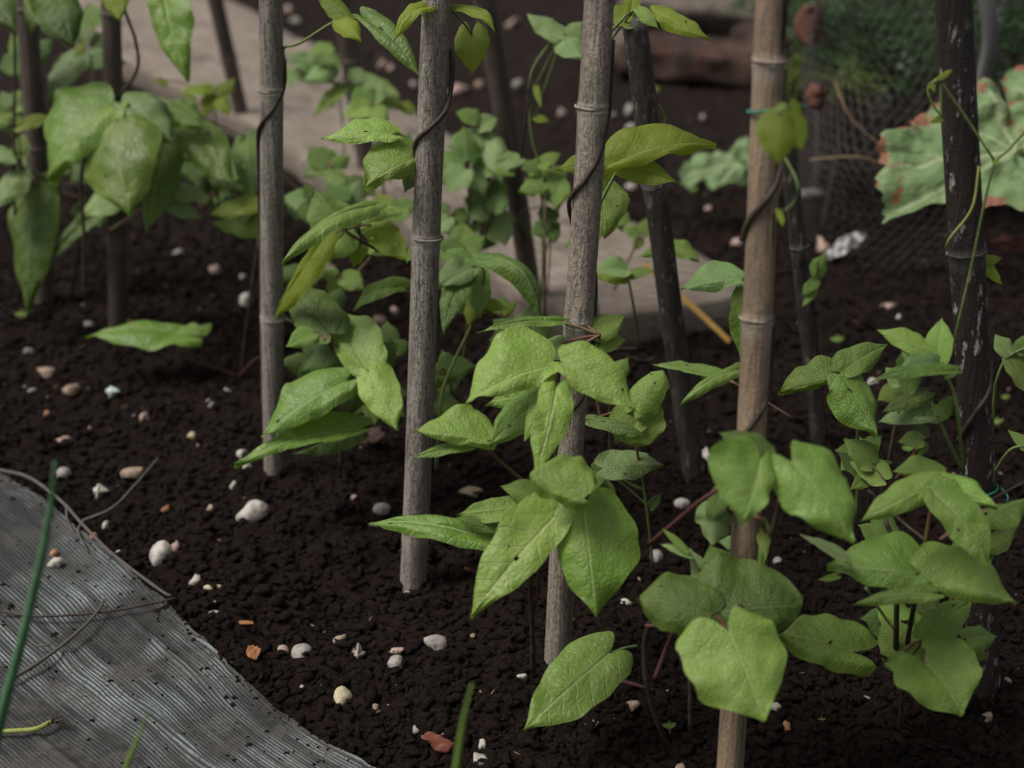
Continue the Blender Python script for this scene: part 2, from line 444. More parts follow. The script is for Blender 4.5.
# ------------------------------------------------------------------ leaves
PROF_U = [0, .05, .12, .22, .34, .46, .58, .70, .80, .88, .94, 1.0]
PROF_W = [.52, .77, .93, 1.02, 1.05, 1.01, .90, .70, .47, .26, .11, .012]
PROF_R = [.55, .80, .95, 1.03, 1.06, 1.05, 1.0, .91, .78, .60, .42, .05]
def profile(u, rd=False): return np.interp(u, PROF_U, PROF_R if rd else PROF_W)
def smooth_profile(u, rd=False):
    return (profile(u, rd)+profile(np.clip(u-.03, 0, 1), rd)+profile(np.clip(u+.03, 0, 1), rd))/3
NLEAF = 0
def leaf(parent, Y, spec, name='leaf'):
    global NLEAF; NLEAF += 1
    ax, ay, tx, ty, hl, hr = spec[:6]; o = spec[6] if len(spec) > 6 else {}
    rs = random.Random(int(ax*13+ay*7+tx*3+ty))
    el = o.get('el', 50+rs.uniform(-9, 9)); az = o.get('az', rs.uniform(-22, 22))
    arch = o.get('arch', rs.uniform(.02, .14)); fold = o.get('fold', rs.uniform(-.34, .36)); c = o.get('c', 'g')
    narrow = min(hl, hr)/max(1, math.hypot(tx-ax, ty-ay))
    A = P(ax, ay, Y+o.get('dy', 0))
    N0 = Vector((math.sin(R(az))*math.cos(R(el)), -math.cos(R(az))*math.cos(R(el)), math.sin(R(el))))
    d = ray(tx, ty)
    if 'ty' in o: T = P(tx, ty, Y+o['ty'])
    else:
        t = (A-EYE).dot(N0)/d.dot(N0); T = EYE+d*t
        ya = A.y
        lim = .11
        if abs(T.y-ya) > lim or t < 0: T = P(tx, ty, ya+math.copysign(lim, T.y-ya) if t > 0 else ya)
    m = T-A; L = m.length; mh = m.normalized()
    n = (N0-mh*N0.dot(mh)).normalized(); s = mh.cross(n)      # s points to the right of the walker seen from above n
    # how wide one metre sideways looks, square to the midrib
    C = A+m*.35; pc, _ = proj(C); pt, _ = proj(C+mh*.001); ps, _ = proj(C+s*.001)
    dm = (pt-pc)/np.linalg.norm(pt-pc); ds = (ps-pc)/.001
    right = np.array((-dm[1], dm[0]))                  # right-hand side in the picture (y down)
    k = float(ds @ right); 
    if k < 0: s = -s; k = -k
    k = max(k, .42*F/C.y)
    wR, wL = hr/k, hl/k
    wR = min(wR, .62*L+.004); wL = min(wL, .62*L+.004)
    big = L > .05
    nu, nv = (30, 13) if big else (16, 6)
    u = np.linspace(0, 1, nu)[:, None]; v = np.linspace(-1, 1, 2*nv+1)[None, :]
    av = np.abs(v); lobe = o.get('lobe', .13)
    along = u-lobe*np.sin(np.pi*np.clip(av**.9*.66, 0, 1))*(1-u)**2.4
    wp = smooth_profile(u, o.get('rd', False))
    edge = 1+.055*np.sin(u*9+rs.uniform(0, 6)+np.sign(v)*2)+.03*np.sin(u*23+rs.uniform(0, 6)+np.sign(v))
    lat = v*wp*np.where(v > 0, wR, wL)*edge
    W = max(wR, wL)
    # out-of-plane shape
    hgt = arch*L*4*u*(1-u)*(1-.25*av**2)
    hgt = hgt+fold*np.abs(lat)*(1-.3*u)
    hgt = hgt-o.get('cup', rs.uniform(-.05, .25))*W*av**2.2*wp
    ph = rs.uniform(0, 6)
    hgt = hgt+.085*W*av**1.6*np.sin(u*8+ph+v*2.0)+.06*W*av**2.2*np.sin(u*17+ph*2+v)-rs.uniform(0, .22)*W*np.clip(av-.7, 0, 1)/.3*(np.sin(u*3+ph)>-.2)
    xx = np.abs(lat)/L
    q = along-.95*xx+.7*xx*xx+np.where(v > 0, .065, 0)
    puck = np.abs(np.sin(np.pi*(q*6.2+.5)))**.6
    bul = o.get('bul', .02 if c == 'd' else .012)
    hgt = hgt+bul*L*(puck-.6)*np.clip(av*5, 0, 1)*(1-av**4)*(1-u*.6)
    gx = along*L*90+ph*9; gy = lat*90+ph*5
    hgt = hgt+(.0032 if big else .0009)*fbm(gx*.55, gy*.55, 2, rs.randrange(50))*np.clip(av*4, .15, 1)
    mu = np.array(mh); sv = np.array(s); nn = np.array(n); A3 = np.array(A)
    pos = A3+(along*L)[..., None]*mu+(lat)[..., None]*sv+hgt[..., None]*nn
    if 'mid' in o:                                      # curve the midrib through a given point
        mx, my = o['mid']; Mw = P(mx, my, (A.y+T.y)/2+o.get('my', 0)); off = np.array(Mw-(A+m*.5))
        pos = pos+(4*u*(1-u))[..., None]*off
    if o.get('tipdroop'):
        pos = pos+((np.clip(u-.55, 0, 1)/.45)**2)[..., None]*np.array((0, 0, -o['tipdroop']*L))
    pos[..., 2] = np.maximum(pos[..., 2], .008+.004*vnoise(pos[..., 0]*60, pos[..., 1]*60, 5))
    V = pos.reshape(-1, 3); nc = 2*nv+1
    i = np.arange(nu-1)[:, None]*nc+np.arange(nc-1)[None, :]
    Fq = np.stack((i, i+1, i+nc+1, i+nc), -1).reshape(-1, 4)
    if big and rs.random() < .45:
        keep = np.ones(len(Fq), bool)
        for _ in range(rs.choice((1, 1, 2))):
            hi, hj = rs.randrange(6, nu-6), rs.randrange(4, nc-5)
            for (a_, b_) in ((0, 0), (0, 1), (1, 0))[:rs.choice((1, 2, 3))]: keep[(hi+a_)*(nc-1)+hj+b_] = False
        Fq = Fq[keep]
    uv = np.stack((np.broadcast_to(along, pos.shape[:2]), lat/L*1.0+0*u), -1).reshape(-1, 2)
    ob = mesh_obj(name, V, Fq, LM[c], parent, origin=A, uvs=uv)
    if o.get('label'): ob['label'] = o['label']
    return A, ob

def px_pts(Y, pts): return [P(p[0], p[1], Y+(p[2] if len(p) > 2 else 0)) for p in pts]

def plant(name, label, cat, base, Y, stems, clusters, group='climbing bean plants', r=.0028):
    """stems: pixel polylines (px, py, dy); clusters: (hub, foot or None, [leaf specs])"""
    b = G(*base); b.z = gz(b.x, b.y)
    root = thing(name, label, cat, b, group)
    for st in stems:
        mat = M_VINE; rr = r; pts = st
        if isinstance(st, dict): mat = st.get('m', M_VINE); rr = st.get('r', r); pts = st['p']
        w = [p if isinstance(p, Vector) else P(p[0], p[1], Y+(p[2] if len(p) > 2 else 0)) for p in pts]
        tube('stem', w, rr, rr*.8, mat, root, 8, 6, .06)
    for cl in clusters:
        hub, foot, lv = cl[:3]; pm = cl[3] if len(cl) > 3 else M_PET
        hw = P(hub[0], hub[1], Y+(hub[2] if len(hub) > 2 else 0))
        if foot:
            fw = P(foot[0], foot[1], Y+(foot[2] if len(foot) > 2 else .01)); md = hw.lerp(fw, .5)+Vector((0, .004, -.1*(hw-fw).length*.4))
            tube('petiole', [hw, md, fw], .0015, .0020, pm, root, 6, 5)
        for sp in lv:
            A, ob = leaf(root, Y, sp)
            if (A-hw).length > .004:
                back = A+(hw-A)*1.0
                tube('leaf_stalk', [A, (A+back)/2+Vector((0, .001, .001)), back], .0011, .0014, pm, root, 6, 3)
    return root
#PLANTS_BEGIN
def S(*a, **k): return (*a, k) if k else a
Yg = {k: CANES[k]['b'].y for k in CANES}

# --- plant on the upper-left cane
plant('bean_plant', 'bean plant with pale broad leaves climbing the thin cane at the upper left', 'bean plant', (238, 432), 2.02, [
    [(239, 432, .03), (241, 376, .02), (250, 300), (259, 237)],
    {'p': [(178, 356), (210, 366), (239, 376)], 'm': M_RED, 'r': .0018}, {'p': [(239, 376), (252, 362), (265, 353)], 'm': M_RED, 'r': .0018}],
   [((176, 355), None, [S(190, 336, 85, 337, 17, 9, el=72, az=0, c='g', fold=.35), S(199, 333, 158, 335, 3, 6, c='l', el=70), S(199, 336, 212, 323, 5, 5, c='l')])])
plant('bean_plant', 'bean plant round the upper-left cane, with a large drooping three-part leaf', 'bean plant', (112, 300), 2.10, [
    [(84, 300), (84, 240), (82, 170), (100, 120, .03), (135, 75, .03), (136, 43), (125, 10), (118, -30)]],
   [((117, 104), (118, 130), [S(118, 122, 130, 217, 35, 40, c='g', arch=.10, dy=-.03, el=38, bul=.012), S(114, 106, 48, 179, 20, 40, c='g', arch=.14, el=42, az=-25), S(122, 104, 172, 142, 27, 12, c='b', arch=.12, az=20)]),
    ((172, 104, .04), (140, 150, .05), [S(173, 106, 205, 128, 12, 16, c='g', dy=.03), S(188, 128, 233, 186, 22, 20, c='g', dy=.05), S(166, 142, 146, 233, 22, 16, c='d', dy=.05), S(246, 138, 254, 202, 15, 15, c='d', dy=.1)]),
    ((163, 190, .03), (110, 230, .03), [S(169, 189, 212, 199, 9, 9, c='b', dy=.01), S(163, 199, 202, 219, 9, 10, c='b', dy=0), S(120, 196, 80, 214, 12, 12, c='b', dy=.06)]),
    ((262, 204, -.02), (239, 232, 0), [S(261, 203, 209, 215, 8, 11, c='y', dy=-.02), S(261, 219, 212, 223, 14, 5, c='l', dy=0)])])
plant('bean_plant', 'dark hanging bean leaves low on the far-left cane', 'bean plant', (36, 305), 2.20, [
    [(20, 300), (15, 220), (14, 140), (15, 60), (13, 10)], [(70, 300), (86, 200), (60, 182), (20, 168)]],
   [((35, 184), (60, 200), [S(36, 187, 27, 311, 20, 26, c='d', el=20, az=-20, arch=.05), S(108, 207, 47, 265, 9, 8, c='d', el=35, fold=.6)]),
    ((22, 168), (15, 150), [S(22, 170, -6, 212, 13, 13, c='b'), S(20, 156, 23, 133, 9, 9, c='g'), S(18, 126, 51, 117, 7, 7, c='y'), S(-6, 150, 17, 164, 9, 9, c='b')]),
    ((75, 60, .2), (95, 130, .15), [S(80, 56, 46, 101, 12, 15, c='b', dy=.2), S(90, 58, 128, 63, 9, 9, c='b', dy=.2), S(76, 55, 85, 42, 5, 5, c='y', dy=.2), S(40, 95, 10, 108, 8, 8, c='d', dy=.2), S(30, 150, 45, 190, 10, 10, c='d', dy=.2)])])
plant('bean_plant', 'bean leaves hanging into the top left corner of the photo', 'bean plant', (60, 235), 2.16, [
    [(170, -40), (140, -30), (60, -30), (20, -25)]],
   [((56, -20), None, [S(55, -8, 73, 48, 20, 27, c='d', el=40), S(-12, -6, 16, 31, 17, 18, c='d'), S(48, -4, 30, 34, 12, 12, c='g', dy=.04)]),
    ((163, -24), None, [S(163, -14, 187, 82, 24, 17, c='g', el=30, az=-12, dy=-.06, bul=.016), S(115, -14, 119, 20, 13, 13, c='y', dy=-.06)])])
plant('bean_plant', 'small blurred yellow-green bean shoot at the foot of the thin leaning cane', 'bean plant', (215, 190), 2.55, [
    {'p': [(214, 180), (216, 130), (214, 92)], 'm': M_PETG, 'r': .002}],
   [((214, 93), None, [S(211, 90, 178, 95, 6, 6, c='y', el=60), S(218, 92, 236, 78, 7, 7, c='y'), S(212, 97, 203, 118, 8, 8, c='y'), S(217, 97, 230, 116, 8, 8, c='y'), S(159, 78, 168, 88, 4, 4, c='y')])])
# --- plants on cane A
plant('bean_plant', 'bean plant right of the grey fissured cane foot, three light leaves above a low one', 'bean plant', (345, 470), 1.60, [
    [(340, 470, .03), (344, 420, .02), (352, 395), (330, 345, .02), (285, 318, .03)], {'p': [(363, 430), (330, 405), (300, 390)], 'r': .0016}],
   [((357, 378), (350, 400), [S(366, 369, 331, 310, 17, 30, c='l', el=58, dy=-.02, arch=.05), S(346, 382, 262, 438, 15, 27, c='l', el=52, dy=-.03), S(369, 372, 397, 430, 22, 17, c='l', el=45, dy=-.03)]),
    ((360, 432), (346, 440), [S(360, 430, 234, 464, 9, 15, c='g', el=72, az=10, dy=-.03, fold=.3), S(358, 432, 290, 455, 12, 2, c='d', el=60)]),
    ((325, 340), (345, 350), [S(331, 333, 292, 288, 20, 24, c='d', dy=.01, rd=1), S(316, 333, 286, 347, 8, 12, c='g', dy=.01)]),
    ((345, 355, .04), None, [S(350, 350, 300, 372, 14, 14, c='d', dy=.05), S(368, 358, 345, 418, 24, 20, c='d', dy=.04), S(378, 350, 392, 372, 14, 10, c='d', dy=.04)])])
plant('bean_plant', 'bean plant between the two grey canes, a drooping leaf showing its yellow-green underside', 'bean plant', (300, 400), 1.62, [
    [on_cane('A', 60, 100), on_cane('A', 86, 80), on_cane('A', 105, 20), on_cane('A', 125, -50), on_cane('A', 150, -90), on_cane('A', 220, -100), on_cane('A', 330, -95), on_cane('A', 420, -100)],
    {'p': [on_cane('A', 60, 100), on_cane('A', 48, 100), (300, 43), (338, 20), (364, 19)], 'm': M_PETG, 'r': .0017},
    {'p': [(343, 230), (372, 247), (406, 262), (420, 262, .04)], 'r': .0022}],
   [((343, 19), None, [S(345, 17, 316, -8, 9, 9, c='y'), S(340, 19, 361, 41, 10, 11, c='y'), S(363, 19, 421, 79, 12, 9, c='g', fold=.5)], M_PETG),
    ((343, 230), None, [S(325, 238, 274, 318, 16, 8, c='y', el=15, dy=-.01, az=-40), S(372, 208, 282, 262, 9, 8, c='l', el=75, dy=-.03, arch=.12), S(346, 217, 414, 212, 7, 10, c='l', el=70, dy=-.01),
                         S(343, 228, 313, 190, 22, 20, c='g', dy=.02), S(345, 230, 328, 262, 16, 19, c='g', dy=.02), S(371, 225, 409, 260, 15, 14, c='y', dy=.01), S(361, 244, 353, 267, 9, 9, c='y', dy=.03)]),
    ((405, 288), None, [S(412, 290, 353, 312, 8, 10, c='g', dy=.03, mid=(378, 294))])])
plant('bean_plant', 'pointed bean leaves left of the straight grey cane, dark stem looped round it', 'bean plant', (425, 560), 1.48, [
    [on_cane('B', 52, 120), on_cane('B', 63, 95), on_cane('B', 90, 85), on_cane('B', 108, 50), on_cane('B', 122, 0), on_cane('B', 135, -50), on_cane('B', 148, -85), on_cane('B', 175, -120)]],
   [((450, 8), None, [S(442, 15, 393, 43, 6, 9, c='y', el=65, mid=(415, 18)), S(451, 10, 495, 32, 8, 5, c='y', el=60, mid=(478, 13)), S(472, 34, 472, 74, 16, 17, c='y', el=35, lobe=.3, dy=.03)], M_PETG),
    ((420, 158), None, [S(419, 158, 363, 189, 9, 36, c='l', el=50, dy=-.01), S(392, 134, 322, 140, 9, 14, c='l', el=62, dy=-.005), S(417, 166, 405, 193, 10, 10, c='d', dy=.03), S(430, 246, 406, 262, 8, 12, c='g', dy=.04)])])
plant('bean_plant', 'bean plant with a long drooping wrinkled leaf just right of the straight grey cane', 'bean plant', (437, 470), 1.62, [
    {'p': [(436, 470), (441, 400), (452, 366), (472, 323), (484, 276), (476, 262)], 'm': M_PETG, 'r': .0022}, {'p': [(476, 306), (500, 318), (515, 330, .04)], 'm': M_RED, 'r': .0018}],
   [((474, 264), None, [S(472, 268, 438, 288, 10, 17, c='b', dy=-.02), S(466, 275, 443, 334, 13, 14, c='d', dy=-.01), S(469, 262, 436, 254, 8, 9, c='g', dy=0),
                        S(477, 263, 541, 331, 14, 11, c='d', mid=(520, 278), el=55, dy=-.04, fold=-.4), S(478, 270, 480, 318, 12, 12, c='g', dy=.02), S(470, 306, 510, 309, 9, 6, c='y', dy=.01), S(474, 300, 468, 325, 8, 8, c='y', dy=.01), S(440, 270, 425, 276, 6, 6, c='b', dy=.03)], M_PETG),
    ((441, 368), None, [S(440, 372, 476, 366, 15, 11, c='d', dy=.01), S(434, 400, 462, 412, 12, 12, c='d', dy=.03), S(456, 378, 448, 352, 10, 10, c='d', dy=.03)])])
# --- cane C
plant('bean_plant', 'bean plant on the middle cane, with three large overlapping leaves at mid height', 'bean plant', (556, 560), 1.20, [
    [on_cane('C', 40, 100), on_cane('C', 110, 80), on_cane('C', 150, 35), on_cane('C', 175, -10), on_cane('C', 192, -60), on_cane('C', 206, -90), on_cane('C', 230, -140)],
    [on_cane('C', 250, 170), on_cane('C', 275, 125), on_cane('C', 320, 95), on_cane('C', 350, 80), on_cane('C', 390, 30), on_cane('C', 420, -50), on_cane('C', 470, -90)],
    {'p': [(556, 386), (558, 372), (560, 362)], 'r': .0018}],
   [((557, 372), (560, 400, .03), [S(551, 366, 466, 403, 12, 42, c='l', el=55, dy=-.03, az=-10), S(562, 363, 636, 412, 28, 14, c='l', el=48, az=15, dy=-.05), S(556, 388, 535, 474, 19, 17, c='l', el=40, dy=-.045, bul=.014), S(541, 399, 488, 446, 17, 18, c='l', el=50, dy=-.01), S(545, 396, 486, 404, 10, 12, c='l', dy=.02), S(556, 384, 524, 442, 16, 14, c='l', dy=-.02)]),
    ((480, 443), (527, 484, .03), [S(487, 441, 413, 432, 5, 31, c='l', el=62, dy=-.02, arch=.06), S(473, 443, 410, 459, 6, 6, c='l', el=70, dy=-.01)]),
    ((600, 335, .06), (575, 350, .05), [S(594, 333, 626, 316, 13, 12, c='l', dy=.08), S(563, 343, 538, 352, 14, 10, c='b', dy=.08), S(560, 322, 476, 333, 6, 4, c='g', el=70, dy=.08), S(575, 320, 600, 300, 8, 8, c='b', dy=.1), S(598, 345, 626, 340, 10, 10, c='l', dy=.09)])])
plant('bean_plant', 'bean plant whose large three-part leaf hides the lower middle cane', 'bean plant', (532, 672), 1.14, [
    [(533, 673, .06), (532, 620, .05), (531, 568, .03), (545, 530, .01)], {'p': [(465, 568, .02), (495, 580, .03), (530, 594, .05)], 'm': M_RED, 'r': .0016}, {'p': [(541, 560, .03), (538, 590, .04), (534, 610, .05)], 'm': M_RED, 'r': .0018}],
   [((570, 508, -.01), (534, 560, .03), [S(584, 498, 530, 474, 11, 40, c='l', el=42, dy=-.065, ty=-.05, lobe=.08, arch=.02, rd=1, fold=.0), S(583, 508, 596, 617, 50, 31, c='g', el=38, dy=-.03, lobe=.18, arch=.07, fold=-.12), S(557, 514, 470, 617, 22, 34, c='l', el=45, dy=-.03, arch=.08)], M_RED),
    ((510, 520, .03), (532, 560, .03), [S(522, 506, 457, 514, 14, 12, c='g', dy=.03), S(497, 530, 455, 518, 6, 12, c='g', dy=.02), S(500, 545, 368, 524, 14, 12, c='g', el=66, dy=.02, fold=.4), S(545, 500, 500, 486, 10, 16, c='g', dy=.03)])])
plant('bean_plant', 'single low bean leaf lying just above the soil in front of the middle cane', 'bean plant', (655, 700), 1.17, [
    {'p': [(610, 654, -.01), (625, 648), (637, 646, .01)], 'm': M_PETG, 'r': .0018}],
   [((612, 653), None, [S(609, 654, 524, 730, 31, 32, c='l', el=58, dy=-.03, arch=.05, fold=.08, lobe=.16)], M_PETG)], group='climbing bean plants')
plant('bean_plant', 'bean plant behind the middle cane with a pale notched leaf and a smaller shiny one', 'bean plant', (650, 600), 1.36, [
    {'p': [(653, 567, .02), (648, 520), (641, 471)], 'm': M_PETG, 'r': .0016}],
   [((632, 408), (640, 470), [S(632, 404, 650, 444, 24, 42, c='l', dy=.0, el=42, rd=1, ty=-.02), S(634, 410, 663, 371, 15, 16, c='l', dy=-.01, rd=1), S(588, 421, 647, 437, 6, 6, c='g', dy=-.02, el=70), S(636, 410, 615, 442, 16, 14, c='l', dy=0)]),
    ((610, 474, .02), (642, 490), [S(604, 468, 664, 462, 18, 13, c='b', el=55, dy=0, tipdroop=.05), S(650, 508, 661, 494, 5, 5, c='g'), S(590, 482, 618, 500, 12, 8, c='g', dy=.03), S(641, 476, 640, 466, 3, 3, c='g')], M_PETG)])
plant('bean_plant', 'bean shoot with a bright pointed leaf crossing behind the top of the middle cane', 'bean plant', (640, 420), 1.40, [
    {'p': [(609, 33), (622, 20), (630, 12), (640, 12)], 'm': M_PETG, 'r': .0018}, {'p': [(597, 209), (612, 180), (621, 166)], 'm': M_PETG, 'r': .002},
    {'p': [on_cane('m640', 20, -120), on_cane('m640', 26, -30), on_cane('m640', 24, 60)], 'm': M_PETG, 'r': .0014}],
   [((632, 12), None, [S(629, 12, 605, 22, 12, 9, c='y', dy=.02), S(631, 12, 634, -16, 8, 8, c='y'), S(638, 10, 659, 29, 6, 7, c='l', dy=-.02), S(654, 14, 710, 41, 11, 8, c='y', el=60), S(605, 50, 614, 62, 4, 5, c='g', dy=.03)], M_PETG),
    ((620, 165), None, [S(617, 163, 716, 147, 26, 8, c='y', el=58, az=10, dy=-.02), S(622, 166, 678, 183, 12, 13, c='y', el=40, dy=0), S(617, 164, 556, 170, 9, 19, c='y', el=50, dy=.05)], M_PETG),
    ((600, 190, .1), None, [S(602, 186, 604, 238, 24, 12, c='g', dy=.12), S(600, 175, 605, 190, 6, 6, c='y', dy=.08)], M_PETG)])
plant('bean_plant', 'bean shoots round the blackened cane in front of the pale timber', 'bean plant', (640, 400), 1.72, [
    {'p': [(639, 348, .05), (634, 310), (628, 276)], 'm': M_PETG, 'r': .002}, {'p': [(672, 280), (671, 262), (669, 248)], 'm': M_PETG, 'r': .0016},
    {'p': [on_cane('m640', 105, 80), on_cane('m640', 120, 110, 1.5), on_cane('m640', 138, 80)], 'm': M_YSTEM, 'r': .0016}, {'p': [(640, 348, .05), (615, 350, .05), (640, 360, .05), (655, 358, .05)], 'r': .0014}],
   [((627, 273), None, [S(626, 270, 593, 272, 9, 10, c='b', el=60), S(626, 276, 594, 274, 9, 1, c='y', dy=.01), S(628, 274, 656, 270, 5, 5, c='g', el=70)], M_PETG),
    ((669, 248), None, [S(668, 248, 638, 257, 5, 6, c='g'), S(671, 248, 700, 262, 14, 5, c='g', el=50), S(668, 246, 656, 233, 5, 5, c='y'), S(671, 270, 668, 250, 4, 4, c='g', dy=.02)], M_PETG)])
plant('bean_plant', 'bean plant behind the orange-brown cane with one leaf spread to its left', 'bean plant', (745, 470), 1.50, [
    [(744, 460), (746, 370), (746, 296), (742, 280)], {'p': [(731, 381, -.05), (760, 398, -.05), (792, 418, -.05)], 'm': M_STRAW, 'r': .0015}],
   [((742, 282), None, [S(741, 280, 681, 290, 6, 23, c='b', el=62), S(746, 292, 740, 356, 9, 15, c='g', el=25)], M_PETG),
    ((728, 376, -.02), (744, 400), [S(719, 373, 652, 364, 5, 5, c='l', el=75, dy=-.03), S(742, 370, 680, 404, 6, 8, c='l', el=72, dy=-.02), S(722, 372, 700, 378, 6, 4, c='d')])])
# --- cane D
plant('bean_plant', 'bean tendril with heart-shaped yellow-green leaves tied high on the orange-brown cane', 'bean plant', (760, 700), .98, [
    {'p': [on_cane('D', 70, 95), on_cane('D', 90, 90), on_cane('D', 104, 50), (779, 112)], 'm': M_PETG, 'r': .0015},
    [on_cane('D', 160, 70), on_cane('D', 180, 40), on_cane('D', 200, -10), on_cane('D', 220, -60), on_cane('D', 240, -95)],
    [on_cane('D', 318, 90), on_cane('D', 372, 85), on_cane('D', 400, 40), on_cane('D', 425, -20), on_cane('D', 450, -70)],
    {'p': [on_cane('D', 152, 100), (797, 182, .05), (795, 200, .05), (784, 211, .05)], 'm': M_PETG, 'r': .0008}],
   [((782, 110, .02), None, [S(779, 117, 779, 165, 18, 19, c='y', el=25, az=0, lobe=.2, dy=.0, arch=.12, fold=-.25), S(790, 108, 803, 150, 14, 16, c='y', el=25, dy=.03, lobe=.2), S(765, 118, 763, 148, 7, 8, c='y', dy=.03)], M_PETG),
    ((780, 212, .05), None, [S(779, 212, 783, 227, 4, 3, c='y', dy=.05), S(779, 212, 776, 208, 3, 3, c='y', dy=.05)], M_PETG)])
plant('bean_plant', 'bean plant with two cupped leaves either side of a yellow stalk', 'bean plant', (762, 640), 1.02, [
    {'p': [(648, 545, .1), (680, 518, .06), (706, 497, .03), (760, 465, .02)], 'm': M_RED, 'r': .0022}, [(768, 640, .08), (768, 560, .05), (780, 500, .04), (785, 465, .02)]],
   [((780, 461), (785, 480, .02), [S(761, 460, 741, 527, 18, 48, c='l', el=42, dy=-.03, lobe=.22, arch=.06, rd=0), S(768, 460, 718, 432, 16, 16, c='d', el=66, dy=-.02), S(793, 464, 853, 542, 38, 28, c='l', el=42, az=10, dy=-.03, lobe=.2, arch=.10)], M_YSTEM),
    ((762, 520, .04), (768, 540, .05), [S(713, 505, 712, 545, 24, 12, c='b', dy=.05), S(722, 490, 708, 528, 10, 10, c='d', dy=.06), S(762, 520, 766, 560, 7, 7, c='g', dy=.06)])])
plant('bean_plant', 'bean plant with the big pale heart leaf covering the lower orange-brown cane', 'bean plant', (662, 730), 1.0, [
    {'p': [(655, 678, .06), (664, 655, .06), (674, 630, .05)], 'm': M_RED, 'r': .0024}, [(665, 742, .1), (648, 690, .08), (645, 640, .08), (660, 600, .05)], {'p': [(622, 681, .085), (640, 686, .08), (654, 690, .08)], 'm': M_RED, 'r': .0018}, {'p': [(645, 626, .05), (690, 624, .04), (712, 616)], 'm': M_RED, 'r': .0018}],
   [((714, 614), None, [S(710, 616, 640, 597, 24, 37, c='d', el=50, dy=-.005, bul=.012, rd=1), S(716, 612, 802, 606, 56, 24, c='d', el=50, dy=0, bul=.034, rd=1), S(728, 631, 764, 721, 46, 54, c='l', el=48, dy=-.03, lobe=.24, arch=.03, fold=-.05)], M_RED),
    ((700, 572, .04), (711, 612), [S(712, 600, 690, 548, 10, 12, c='b', dy=.03), S(687, 551, 662, 528, 4, 4, c='g', dy=.04), S(690, 556, 660, 544, 4, 4, c='b', dy=.04), S(700, 592, 706, 560, 12, 10, c='l', dy=.05)], M_PETG),
    ((872, 652, .1), (900, 664, .12), [S(853, 652, 778, 634, 18, 36, c='g', el=68, dy=.08, lobe=.32)], M_RED)])
# --- cane E and the right-hand side
plant('bean_plant', 'leafy bean plant in front of the thick dark cane, with stacked broad leaves', 'bean plant', (903, 730), 1.08, [
    [(900, 735, .08), (903, 690, .06), (908, 640, .04), (917, 590, .02), (922, 560, .01)], [(896, 650, .04), (897, 600, .03), (900, 560, .03), (885, 520, .04)],
    {'p': [(866, 588, .03), (880, 610, .04), (896, 632, .04)], 'm': M_PETG, 'r': .0016}, {'p': [(925, 540, .02), (900, 520, .05), (868, 490, .06)], 'r': .0018}, {'p': [(1024, 482, .1), (990, 500, .08), (960, 510, .06)], 'r': .0015}],
   [((917, 578), None, [S(914, 574, 827, 566, 15, 42, c='g', el=62, dy=-.03, lobe=.2, arch=.05), S(921, 578, 1018, 603, 38, 9, c='l', el=58, dy=-.03, lobe=.15, arch=.06), S(933, 594, 854, 604, 8, 9, c='g', el=70, dy=-.05)]),
    ((938, 486), (925, 545), [S(933, 493, 989, 568, 24, 16, c='l', el=48, az=20, dy=-.03), S(937, 483, 861, 521, 12, 20, c='l', el=58, dy=-.02), S(940, 482, 998, 508, 17, 6, c='l', el=55, dy=-.01), S(942, 474, 892, 472, 5, 17, c='g', dy=.04)]),
    ((985, 510, .04), (940, 540, .03), [S(988, 512, 1030, 498, 5, 20, c='g', dy=.03), S(960, 520, 975, 560, 14, 14, c='g', dy=.05)]),
    ((846, 558), (896, 600), [S(846, 557, 800, 534, 6, 5, c='b', el=66, dy=-.03), S(838, 576, 818, 580, 4, 3, c='l')]),
    ((925, 640), (905, 650), [S(924, 638, 972, 600, 17, 18, c='g', dy=-.01), S(908, 662, 884, 616, 20, 24, c='g', dy=.03), S(926, 664, 962, 716, 46, 40, c='g', el=58, dy=-.04, lobe=.30), S(930, 610, 915, 560, 14, 12, c='d', dy=.05), S(925, 676, 884, 664, 10, 18, c='g', dy=-.02, lobe=.2)])])
plant('bean_plant', 'small leaves behind the leafy plant, left of the thick dark cane', 'bean plant', (875, 560), 1.30, [
    {'p': [(872, 530, .04), (870, 500), (870, 466)], 'm': M_RED, 'r': .0018}],
   [((871, 465), None, [S(872, 463, 845, 438, 12, 13, c='g'), S(871, 466, 893, 462, 5, 5, c='g'), S(868, 470, 838, 452, 12, 8, c='d', dy=.02), S(884, 480, 850, 462, 10, 14, c='l', dy=-.01), S(872, 474, 850, 490, 9, 9, c='g', dy=.01)])])
plant('bean_plant', 'three pointed bean leaves on one stalk in front of the thin dark cane', 'bean plant', (860, 520), 1.34, [
    {'p': [(856, 520, .06), (858, 440, .05), (850, 395, .03), (840, 376)], 'm': M_PETG, 'r': .0018}],
   [((840, 376), None, [S(837, 375, 778, 393, 5, 23, c='g', el=50, arch=.07), S(841, 372, 887, 345, 17, 13, c='g', el=55), S(843, 377, 877, 436, 25, 18, c='g', el=45, dy=-.01, arch=.02)], M_PETG)])
